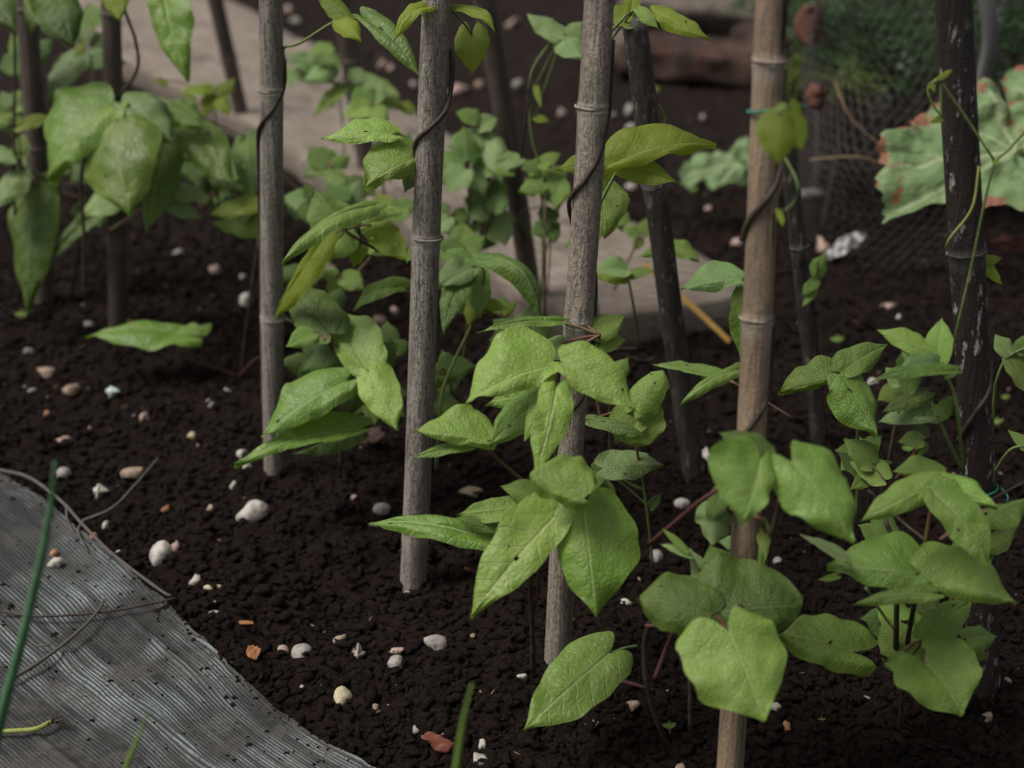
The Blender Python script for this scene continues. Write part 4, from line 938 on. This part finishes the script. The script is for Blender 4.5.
# near leaves, out of focus
def blade(name, label, cat, pts, r, mat, kind='flat'):
    w = [P(*p) for p in pts]; path = spline(w, 8); m = len(path)
    rad = [r*(.22+.78*(1-i/(m-1))**.8) for i in range(m)]
    o = mesh_obj(name, *tube_geo(path, rad, 10), mat, origin=path[0]); tag(o, label, cat); return o
blade('onion_leaf', 'tall blurred green onion leaf rising in front of the ribbed sheet at the left edge', 'onion leaf', [(-14, 790, .86), (0, 722, .855), (22, 640, .85), (41, 560, .84), (51, 505, .835), (55, 462, .83)], .0046, M_ONION)
blade('grass_blade', 'blurred grass tip in front of the ribbed sheet at the bottom edge', 'grass blade', [(118, 800, .80), (128, 762, .80), (138, 738, .80), (147, 712, .80)], .0024, M_GRASS)
blade('grass_blade', 'blurred grass tip in front of the open soil at the bottom edge', 'grass blade', [(452, 800, .74), (457, 762, .74), (463, 722, .74), (472, 684, .74)], .0028, M_GRASS)

# ------------------------------------------------------------------ pale timber behind
def timber():
    s = NT('weathered_timber'); o = s.coord('Object', (1, 1, 1))
    tc = s.t.nodes.new('ShaderNodeTexCoord'); mp = s.t.nodes.new('ShaderNodeMapping'); s.t.links.new(tc.outputs['UV'], mp.inputs[0]); mp.inputs['Scale'].default_value = (1.2, 22, 1)
    g1 = s.noise(mp.outputs[0], 6, 6, .65)
    c = s.mix(s.step(g1, .40, .60), (.30, .245, .20), (.125, .098, .080))
    c = s.mix(s.M('MULTIPLY', s.step(s.noise(o, 12, 5, .65), .50, .66), .6), c, (.30, .265, .23))
    c = s.mix(s.M('MULTIPLY', s.step(s.noise(o, 7, 4), .56, .68), .7), c, (.09, .07, .055))
    m = s.finish(c, .85, s.bump(g1, .006, .8), .2)
    top = .065
    lo = [(60, 22), (126, 58), (186, 88), (262, 128), (340, 182), (400, 216), (449, 246), (500, 276), (545, 300), (600, 310), (660, 300), (739, 288)]
    up = [(110, -60), (175, -25), (245, 3), (290, 30), (320, 42), (390, 92), (450, 130), (520, 170), (580, 196), (628, 214), (690, 242), (741, 276)]
    n = 90; m_ = 22
    def samp(pl):
        w = [G(p[0], p[1], top) for p in pl]; w = spline(w, 10); idx = np.linspace(0, len(w)-1, n)
        return np.array([w[int(round(q))][:] for q in idx])
    A, B = samp(lo), samp(up); V = []; UV = []
    for i in range(n):
        for j in range(m_):
            t = j/(m_-1); p = A[i]*(1-t)+B[i]*t; p = p.copy()
            p[2] += -.010*abs(2*t-1)**4+.004*math.sin(t*9+i*.05)+.004*float(vnoise(i*.2, t*6, 4))
            V.append(p); UV.append((i/n*4, t))
        for j, (dz, out) in enumerate(((-.02, .004), (-.05, .0), (-.10, -.004))):
            p = B[i]+np.array((out, out, dz)); V.append(p); UV.append((i/n*4, 1.1+j*.1))
        for j, (dz, out) in enumerate(((-.10, .004), (-.05, .0), (-.02, -.004))):
            p = A[i]+np.array((out+.004*float(vnoise(i*.3, j, 6)), out, dz)); V.append(p); UV.append((i/n*4, -.3+j*.1))
    c = m_+6; Fc = []
    for i in range(n-1):
        for j in range(c):
            j2 = (j+1) % c; Fc.append((i*c+j, (i+1)*c+j, (i+1)*c+j2, i*c+j2))
    Fc.append(tuple(range(c))); Fc.append(tuple((n-1)*c+j for j in range(c-1, -1, -1)))
    o = mesh_obj('timber_beam', V, Fc, m, uvs=UV, origin=tuple(A[0]))
    tag(o, 'long pale weathered timber lying diagonally behind the bean rows', 'timber')
timber()
s_ = NT('yellow_wood'); o_ = s_.coord('Object', (1, 1, 1))
M_YEL = s_.finish(s_.mix(s_.noise(o_, 60, 4), (.55, .34, .09), (.42, .24, .07)), .6)
a = P(644, 264, 2.15); b = G(729, 341, .012); ax = (b-a).normalized(); sd = ax.cross(Vector((0, 0, 1))).normalized(); up_ = sd.cross(ax)
V = []; Fc = []
prof = [(-.0075, -.002), (-.0065, .002), (-.002, .003), (.003, .0028), (.0065, .002), (.0075, -.002), (.0, -.003)]
for i in range(9):
    t = i/8
    for p in prof: V.append(a.lerp(b, t)+sd*p[0]*(1-.1*t)+up_*p[1]+up_*(.002*math.sin(t*3)))
for i in range(8):
    for k in range(7): k2 = (k+1) % 7; Fc.append((i*7+k, i*7+k2, (i+1)*7+k2, (i+1)*7+k))
Fc += [tuple(range(6, -1, -1)), tuple(56+k for k in range(7))]
tag(mesh_obj('wooden_stick', V, Fc, M_YEL, smooth=False, origin=a), 'flat yellow wooden stick leaning off the end of the pale timber', 'stick')

# ------------------------------------------------------------------ rocks, top centre and right
def rock_mat(name, a, b, c2):
    s = NT(name); o = s.coord('Object')
    c = s.mix(s.step(s.noise(o, 9, 5, .6), .4, .6), a, b); c = s.mix(s.step(s.noise(o, 16, 5, .65), .5, .62), c, c2)
    return s.finish(c, .85, s.bump(s.noise(o, 40, 6, .7), .03, 1.0), .2)
RKA = rock_mat('rock_brown', (.05, .032, .026), (.13, .088, .066), (.10, .040, .030))
RKB = rock_mat('rock_red', (.10, .042, .034), (.045, .026, .022), (.14, .10, .08))
RKC = rock_mat('rock_tan', (.20, .165, .135), (.14, .11, .09), (.26, .225, .19))
def rock(px, py, w, d, h, m, rz, label, seed):
    g0 = G(px, py); v, f = IC3; v = v.copy(); rs = np.random.default_rng(seed)
    v = np.sign(v)*np.abs(v)**.62
    for _ in range(6):
        n = rs.standard_normal(3); n /= np.linalg.norm(n); dd = v@n-rs.uniform(.75, 1.0); v = v-np.clip(dd, 0, None)[:, None]*n*.9
    v = v*(1+.22*fbm(v[:, 0]*2.4+seed, v[:, 1]*2.4+v[:, 2]*3.3, 5, seed))[:, None]
    v = v*np.array((w/2, d/2, h/2)); a = R(rz)
    v = np.stack((v[:, 0]*math.cos(a)-v[:, 1]*math.sin(a), v[:, 0]*math.sin(a)+v[:, 1]*math.cos(a), v[:, 2]+v[:, 0]*.0), -1)
    c = Vector((g0.x, g0.y, h*.38))
    tag(mesh_obj('rock', v+np.array(c), f, m, origin=c), label, 'rock', 'rocks at the back')
rock(690, 78, .42, .22, .13, RKA, -14, 'brown and reddish rock at the top, nearest of the pile', 3)
rock(612, 60, .26, .22, .10, RKC, 8, 'tan grey rock at the top, just right of the middle cane', 4)
rock(690, 26, .50, .2, .11, RKC, -8, 'flat greyish slab at the top behind the brown rock', 5)
rock(672, -6, .55, .24, .14, RKB, 5, 'red-brown slab at the very top edge of the photo', 6)
rock(760, 60, .16, .2, .12, RKA, 10, 'brown rock at the top just left of the orange-brown cane', 7)
rock(850, 20, .26, .2, .12, RKB, 10, 'dark reddish rock behind the chicken wire', 8)

# white crumpled scrap
def crumple(px, py, w, h, rot, m, label, seed, name, cat, lift=.02):
    g0 = G(px, py); dist = (g0-EYE).length; sc = dist/F; n = 13
    u, v = np.meshgrid(np.linspace(-1, 1, n), np.linspace(-1, 1, n)); a = R(rot)
    x = u*w*sc/2*(1+.15*vnoise(v*3, u*2, seed)); y = v*h*sc/2*(1+.2*vnoise(u*3, v*2, seed+1))*(1-.3*u*u)
    z = .35*h*sc*fbm(u*1.8+seed, v*1.8, 3, seed)+lift*.5
    X_ = x*math.cos(a)-y*math.sin(a); Z_ = x*math.sin(a)*.7+y*math.cos(a)*.7
    V = np.stack((X_+g0.x, g0.y+x*math.sin(a)*.5+y*.7+z*.3, np.maximum(Z_+z+lift, .002)+gz(g0.x, g0.y)*.5), -1).reshape(-1, 3)
    i = np.arange(n-1)[:, None]*n+np.arange(n-1)[None, :]; Fq = np.stack((i, i+1, i+n+1, i+n), -1).reshape(-1, 4)
    o = mesh_obj(name, V, Fq, m, origin=g0)
    md = o.modifiers.new('thickness', 'SOLIDIFY'); md.thickness = .0012
    tag(o, label, cat); return o
s_ = NT('white_scrap'); M_WH = s_.finish(s_.mix(s_.step(s_.noise(s_.coord(), 70, 4), .42, .55), (.62, .63, .63), (.10, .09, .085)), .5)
crumple(844, 262, 46, 12, 38, M_WH, 'crumpled white scrap standing out of the soil behind the tiny bean shoot', 4, 'white_scrap', 'scrap')
s_ = NT('red_dead_leaf'); M_RDL = s_.finish(s_.mix(s_.noise(s_.coord(), 90), (.20, .055, .033), (.11, .035, .022)), .6)
crumple(438, 748, 30, 12, -28, M_RDL, 'dry reddish-brown dead leaf on the soil at the bottom edge', 7, 'dead_leaf', 'dead leaf', .008)
s_ = NT('orange_dead_leaf'); M_ODL = s_.finish(s_.mix(s_.noise(s_.coord(), 90), (.36, .16, .06), (.24, .10, .04)), .6)
crumple(254, 660, 13, 12, -45, M_ODL, 'curled orange dead leaf scrap beside the ribbed sheet', 9, 'dead_leaf', 'dead leaf', .006)
crumple(246, 627, 14, 3, 0, M_ODL, 'short orange bark strip near the flat white stone', 10, 'bark_strip', 'bark', .005)
crumple(372, 448, 24, 14, 30, NT('x').finish((.09, .05, .04), .8), 'brown dead leaf curled under the bean plant between the grey canes', 12, 'dead_leaf', 'dead leaf', .012)

# ------------------------------------------------------------------ lobed leaves
def lobed_material(name, spots):
    s = NT(name); o = s.coord('Object'); a = s.attr('vein'); e = s.attr('edge')
    c = s.mix(s.step(s.noise(o, 25, 4), .35, .65), (.125, .21, .08), (.19, .275, .12))
    c = s.mix(s.M('MULTIPLY', s.step(s.voro(o, 60, 'DISTANCE_TO_EDGE'), .12, .0), .2), c, (.12, .19, .08))
    c = s.mix(a, c, (.37, .42, .24))
    if spots:
        sp = s.step(s.M('ADD', s.noise(o, 32, 3, .6), s.M('MULTIPLY', e, .16)), .64, .69)
        c = s.mix(s.M('MULTIPLY', sp, .85), c, (.27, .075, .055))
    h = s.M('ADD', s.noise(o, 45, 4), s.M('MULTIPLY', s.voro(o, 60), .6))
    return s.finish(c, .6, s.bump(h, .006, .8), .25, .2, (.2, .3, .08))
LMA, LMB = lobed_material('squash_leaf_spotted', True), lobed_material('squash_leaf', False)
def lobed(name, label, cat, Y, hub, outline, veins, mat, el, az, petiole, rings=26, per=9):
    A = P(*hub, Y); N0 = Vector((math.sin(R(az))*math.cos(R(el)), -math.cos(R(az))*math.cos(R(el)), math.sin(R(el))))
    def hit(px, py):
        d = ray(px, py); return EYE+d*((A-EYE).dot(N0)/d.dot(N0))
    pts = [hit(*p) for p in outline]; pts.append(pts[0])
    O = []
    for a_, b_ in zip(pts, pts[1:]):
        for k in range(per): O.append(a_.lerp(b_, k/per))
    n = len(O); V = [A]; vein = [1]; edge = [0]
    vdir = [(hit(*p)-A) for p in veins]
    for r in range(1, rings+1):
        t = r/rings
        for i, p in enumerate(O):
            w = 1+.018*math.sin(i*.31)*t*t+.014*math.sin(i*.83+2)*t*t+.008*float(vnoise(i*.9, 3.0, 2))*t*t
            q = A+(p-A)*t*w
            dmin = 1
            for vd in vdir:
                l = vd.length; k = max(0, min(1, (q-A).dot(vd)/l/l)); dmin = min(dmin, (q-A-vd*k).length/.006+ (0 if k < .95 else 1))
            z = .010*float(vnoise(q.x*28, q.z*28+q.y*20, 3))+.005*float(vnoise(q.x*70, q.z*70, 5))-.010*math.exp(-dmin**2*.3)+.008*math.sin(i*.13)*t**2
            V.append(q+N0*z); vein.append(max(0, 1-dmin*.9)*.8); edge.append(max(0, (t-.75)*4))
    Fc = [(0, 1+i, 1+(i+1) % n) for i in range(n)]
    for r in range(rings-1):
        for i in range(n):
            j = (i+1) % n; a0 = 1+r*n; Fc.append((a0+i, a0+n+i, a0+n+j, a0+j))
    root = thing(name, label, cat, A)
    mesh_obj('leaf_blade', V, Fc, mat, root, origin=A, attrs={'vein': vein, 'edge': edge})
    tube('petiole', [A]+[P(*p) for p in petiole], .004, .005, M_PETG, root, 8, 6)
lobed('squash_leaf', 'huge pale squash leaf with red blotches behind the thick dark cane', 'squash leaf', 1.95, (1020, 148),
      [(877, 148), (886, 132), (908, 126), (918, 112), (932, 98), (952, 90), (972, 84), (985, 78), (1000, 84), (1010, 96), (1030, 92), (1060, 110), (1090, 150), (1060, 200), (1030, 209), (1005, 203), (975, 206), (955, 200), (930, 204), (905, 211), (886, 216), (889, 204), (880, 196), (878, 180), (882, 164)],
      [(890, 165), (985, 88), (895, 205), (940, 105), (1060, 105)], LMA, 48, -5, [(1040, 190, 1.98), (1050, 260, 2.02), (1050, 330, 2.04)])
lobed('squash_leaf', 'second blotched squash leaf at the right edge above the huge one', 'squash leaf', 2.1, (1040, 100),
      [(1003, 76), (1012, 66), (1024, 60), (1040, 56), (1070, 70), (1070, 120), (1030, 120), (1008, 100)], [(1006, 80), (1030, 60)], LMA, 50, 0, [(1044, 150, 2.12), (1060, 270, 2.15)], 14)
lobed('squash_leaf', 'pale lobed leaf on the soil just left of the orange-brown cane', 'squash leaf', 2.75, (742, 160),
      [(680, 170), (688, 162), (694, 152), (706, 156), (716, 147), (730, 150), (738, 140), (752, 138), (768, 150), (765, 172), (745, 178), (730, 180), (712, 189), (704, 178), (692, 182), (682, 178)], [(684, 172), (712, 152), (712, 186)], LMB, 60, 0, [(755, 172, 2.76), (765, 200, 2.78)], 14)

# ------------------------------------------------------------------ twine
M_TW = NT('green_twine').finish((.02, .16, .11), .7)
def loop(key, py, label, dz=.003, tails=()):
    c = CANES[key]; z = c['at'](py); p = c['b']+c['ax']*z; r = c['r']*1.10+.0012; path = []
    for k in range(33):
        a = 2*math.pi*k/32; path.append(p+Vector((math.sin(a)*r, -math.cos(a)*r, dz*math.sin(a+.6))))
    o = mesh_obj('garden_twine', *tube_geo(path, .0012, 6, False), M_TW, origin=p); tag(o, label, 'twine', 'green garden twine')
    for tl in tails: tube('twine_end', [P(*q) for q in tl], .001, .0008, M_TW, o, 6, 5)
yD = on_cane('D', 108, 0).y; yE = on_cane('E', 492, 0).y
loop('D', 108, 'green twine tied round the orange-brown cane behind the heart leaf', .004, [[(788, 108, yD+.01), (795, 104, yD-.005), (806, 107, yD-.005)]])
loop('E', 490, 'green twine tied round the thick dark cane just above the leafy plant', .006, [[(1001, 488, yE+.01), (1008, 497, yE-.01), (1004, 508, yE-.01)], [(1000, 494, yE+.01), (990, 505, yE-.012), (1000, 512, yE-.012)]])

# ------------------------------------------------------------------ chicken wire
def wire():
    s = NT('galvanised_wire'); m = s.finish(s.mix(s.noise(s.coord(), 30), (.10, .095, .09), (.045, .04, .038)), .5, None, .4)
    foot = [G(790, 212), G(806, 242), G(845, 262), G(905, 268), G(952, 262), G(968, 215), G(990, 150)]
    foot = spline([Vector((p.x, p.y, 0)) for p in foot], 12); cum = [0]
    for a_, b_ in zip(foot, foot[1:]): cum.append(cum[-1]+(b_-a_).length)
    fx = [p.x for p in foot]; fy = [p.y for p in foot]
    def W(s_, z):
        x = np.interp(s_, cum, fx); y = np.interp(s_, cum, fy)
        return Vector((x+.02*float(vnoise(s_*9, z*9, 3)), y+.05*float(vnoise(s_*5+9, z*6, 4))-.12*z, z+.006*float(vnoise(s_*20, z*20, 6))-.01))
    V = []; Fc = []; w = .0205; h = .0178
    def seg(a_, b_):
        v, f = tube_geo([a_, b_], .00060, 4, False); k = len(V); V.extend(v); Fc.extend([tuple(q+k for q in ff) for ff in f])
    nc, nr = int(cum[-1]/w), int(.62/h)
    for r in range(nr):
        z = r*h
        for c in range(nc):
            o = (w/2 if r % 2 else 0)
            a_ = W(c*w+o, z); b_ = W(c*w+o, z+h*.42); cl = W(c*w+o-w/2, z+h); cr = W(c*w+o+w/2, z+h)
            seg(a_, b_); seg(b_, cl); seg(b_, cr)
    o = mesh_obj('chicken_wire', V, Fc, m, smooth=False, origin=foot[20])
    tag(o, 'hexagonal chicken wire netting standing at the back right', 'wire netting')
wire()
# ------------------------------------------------------------------ bushes behind the wire
def foliage(px, py, Y, sx, sy, sz, n, mat, label, seed, size=.03, name='leafy_shrub'):
    c = P(px, py, Y); rs = np.random.default_rng(seed); root = thing(name, label, 'shrub', (c.x, c.y, 0), 'shrubs behind the chicken wire')
    V = []; Fc = []; k = 0
    for b in range(n):
        q = rs.standard_normal(3); q = q/np.linalg.norm(q)*rs.random()**.4*np.array((sx, sy, sz))+np.array(c)
        if q[2] < .02: continue
        dirv = rs.standard_normal(3); dirv[2] *= .4; dirv /= np.linalg.norm(dirv); side = np.cross(dirv, (0, 0, 1)); side /= np.linalg.norm(side); nrm = np.cross(side, dirv)
        L = size*rs.uniform(.6, 1.4)
        for lf in range(7):                             # a small divided frond
            t = lf/6; bp = q+dirv*L*t*2; sg = -1 if lf % 2 else 1
            d2 = (dirv*.6+side*sg*.9)*L*.55*(1-.5*t); w2 = np.cross(nrm, d2)*.26
            V += [bp, bp+d2*.5+w2+nrm*.15*L*.3, bp+d2-nrm*.1*L, bp+d2*.5-w2+nrm*.15*L*.3]; Fc.append((k, k+1, k+2, k+3)); k += 4
    mesh_obj('foliage', V, Fc, mat, root, origin=c)
    for j in range(5):
        e = c+Vector((rs.uniform(-.6, .6)*sx, rs.uniform(-.6, .6)*sy, rs.uniform(0, .6)*sz))
        tube('branch', [Vector((c.x+rs.uniform(-.04, .04), c.y+rs.uniform(-.04, .04), -.01)), c.lerp(e, .4)-Vector((0, 0, c.z*.4)), e], .005, .002, M_VINE, root, 6, 5)
def simple_leaf(name, a, b, t):
    s = NT(name); return s.finish(s.mix(s.noise(s.coord(), 30, 3), a, b), .55, None, .35, .25, t)
FA = simple_leaf('shrub_green', (.02, .05, .018), (.055, .11, .04), (.05, .11, .02)); FB = simple_leaf('shrub_yellow_green', (.11, .15, .02), (.07, .11, .02), (.14, .2, .02))
foliage(860, 25, 3.0, .17, .16, .10, 420, FA, 'dark ferny shrub behind the wire left of the thick dark cane', 1)
foliage(905, 55, 2.85, .13, .14, .07, 260, FA, 'lower dark green shrub behind the wire, touching the thick dark cane', 2)
foliage(1010, 20, 2.8, .13, .18, .13, 360, FA, 'dark shrub in the top right corner beyond the grey pipe', 3)
foliage(850, 78, 2.72, .05, .05, .03, 60, FB, 'small yellow-green plant low behind the wire', 4, .022, 'small_plant')
foliage(798, 72, 2.9, .03, .05, .04, 50, FB, 'small green plant at the left end of the wire', 5, .022, 'small_plant')
foliage(930, -20, 3.4, .5, .2, .2, 700, FA, 'broad dark shrub at the back, behind everything at the top right', 6, .035)
# dead leaves caught at the wire
def curl(px, py, Y, w, h, m, label, seed):
    c = P(px, py, Y); sc = Y/F; n = 12
    u, v = np.meshgrid(np.linspace(-1, 1, n), np.linspace(-1, 1, n))
    x = u*w*sc/2*(1-.5*v*v)*(1+.2*vnoise(v*3, u, seed)); z = v*h*sc/2; y = .35*w*sc*u*u+.2*w*sc*fbm(u*2, v*2, 2, seed)
    V = np.stack((x+c.x, y+c.y, z+c.z), -1).reshape(-1, 3); i = np.arange(n-1)[:, None]*n+np.arange(n-1)[None, :]
    o = mesh_obj('dead_leaf', V, np.stack((i, i+1, i+n+1, i+n), -1).reshape(-1, 4), m, origin=c)
    md = o.modifiers.new('thickness', 'SOLIDIFY'); md.thickness = .0008; tag(o, label, 'dead leaf', 'dead leaves caught in the wire')
s_ = NT('rust_dead_leaf'); M_RU = s_.finish(s_.mix(s_.noise(s_.coord(), 60, 4), (.15, .06, .038), (.08, .04, .03)), .8)
curl(812, 26, 2.75, 28, 40, M_RU, 'rust-red dead leaf caught at the top left of the wire', 3)
curl(818, 98, 2.6, 22, 26, M_RU, 'curled brown dead leaf lower on the wire', 5)
curl(1016, 246, 2.0, 40, 20, M_RU, 'brown dead leaf lying below the huge squash leaf', 6)
# grey pipe hoop
M_PIPE = NT('grey_plastic').finish((.16, .155, .15), .5)
o = tube('grey_pipe', [P(968, -70, 2.35), P(979, -30, 2.35), P(988, 10, 2.35), P(990, 45, 2.36), P(983, 80, 2.38), P(975, 130, 2.4), P(972, 250, 2.42)], .013, .013, M_PIPE, None, 14, 8)
tag(o, 'curved grey plastic pipe behind the squash leaf', 'pipe')
twg = [[(796, 175), (850, 150), (890, 200)], [(835, 90), (850, 115), (880, 150)]]
tube_ = tube('dry_stem', [P(810, 160, 2.35), P(845, 157, 2.33), P(872, 160, 2.33), P(892, 180, 2.34)], .0022, .0014, M_STRAW, None); tag(tube_, 'brown dry stem lying against the wire', 'dry stem', 'dry stems in the wire')
tube_ = tube('dry_stem', [P(836, 84, 2.4), P(846, 110, 2.38), P(862, 130, 2.37), P(885, 148, 2.36)], .0024, .0012, M_STRAW, None); tag(tube_, 'brown dry stem hanging diagonally on the wire', 'dry stem', 'dry stems in the wire')

# ------------------------------------------------------------------ seedlings
def seedling(px, py, sz, label, c='l'):
    g0 = G(px, py+3); root = thing('seedling', label, 'seedling', g0, 'weed seedlings in the soil'); Yb = g0.y
    tube('stem', [g0, P(px, py, Yb), P(px+1, py-sz*.4, Yb)], .0007, .0005, M_PETG, root, 6, 4)
    for a in (150, 95, 40, 200):
        dx, dy = math.cos(R(a))*sz, -abs(math.sin(R(a)))*sz*.8
        leaf(root, Yb-.002, (px, py-sz*.3, px+dx, py-sz*.3+dy, sz*.22, sz*.22, dict(c=c, el=60)))
for q in ((670, 730, 9, 'small weed seedling on the soil in the lower middle'), (822, 722, 5, 'tiny seedling right of the orange-brown cane foot'), (909, 452, 8, 'small seedling behind the leafy plant'), (998, 425, 8, 'seedling at the right edge of the soil'),
          (22, 318, 8, 'seedling under the dark hanging leaf'), (655, 92, 6, 'blurred seedling far behind the blackened cane'), (838, 343, 8, 'seedling beyond the three pointed leaves'), (1006, 400, 6, 'seedling below the leaves at the right edge'), (693, 192, 6, 'seedling right of the yellow-green leaf')):
    seedling(*q)

# ------------------------------------------------------------------ light
w = bpy.data.worlds.new('World'); scene.world = w; w.use_nodes = True; nt = w.node_tree; nt.nodes.clear()
sky = nt.nodes.new('ShaderNodeTexSky'); sky.sky_type = 'NISHITA'; sky.sun_disc = False
SUN_EL, SUN_AZ = 58, 255            # azimuth clockwise from +Y: from the left
sky.sun_elevation = R(SUN_EL); sky.sun_rotation = R(SUN_AZ); sky.dust_density = 4; sky.air_density = 1.0; sky.ozone_density = .5
bg = nt.nodes.new('ShaderNodeBackground'); bg.inputs['Strength'].default_value = .07
ow = nt.nodes.new('ShaderNodeOutputWorld'); hs_ = nt.nodes.new('ShaderNodeHueSaturation'); hs_.inputs['Saturation'].default_value = .25; nt.links.new(sky.outputs[0], hs_.inputs['Color']); nt.links.new(hs_.outputs[0], bg.inputs[0]); nt.links.new(bg.outputs[0], ow.inputs[0])
sl = bpy.data.lights.new('sun', 'SUN'); sl.energy = 2.0; sl.angle = R(24); sl.color = (1, .96, .90)
so = bpy.data.objects.new('sun', sl); COL.objects.link(so)
dv = Vector((math.sin(R(SUN_AZ))*math.cos(R(SUN_EL)), math.cos(R(SUN_AZ))*math.cos(R(SUN_EL)), math.sin(R(SUN_EL))))
so.rotation_euler = (-dv).to_track_quat('-Z', 'Y').to_euler()
vs = scene.view_settings; vs.view_transform = 'Standard'; vs.look = 'None'; vs.gamma = 1; vs.use_curve_mapping = False; vs.exposure = 0.54
scene.cycles.max_bounces = 6; scene.cycles.use_denoising = True
print('leaves', NLEAF)
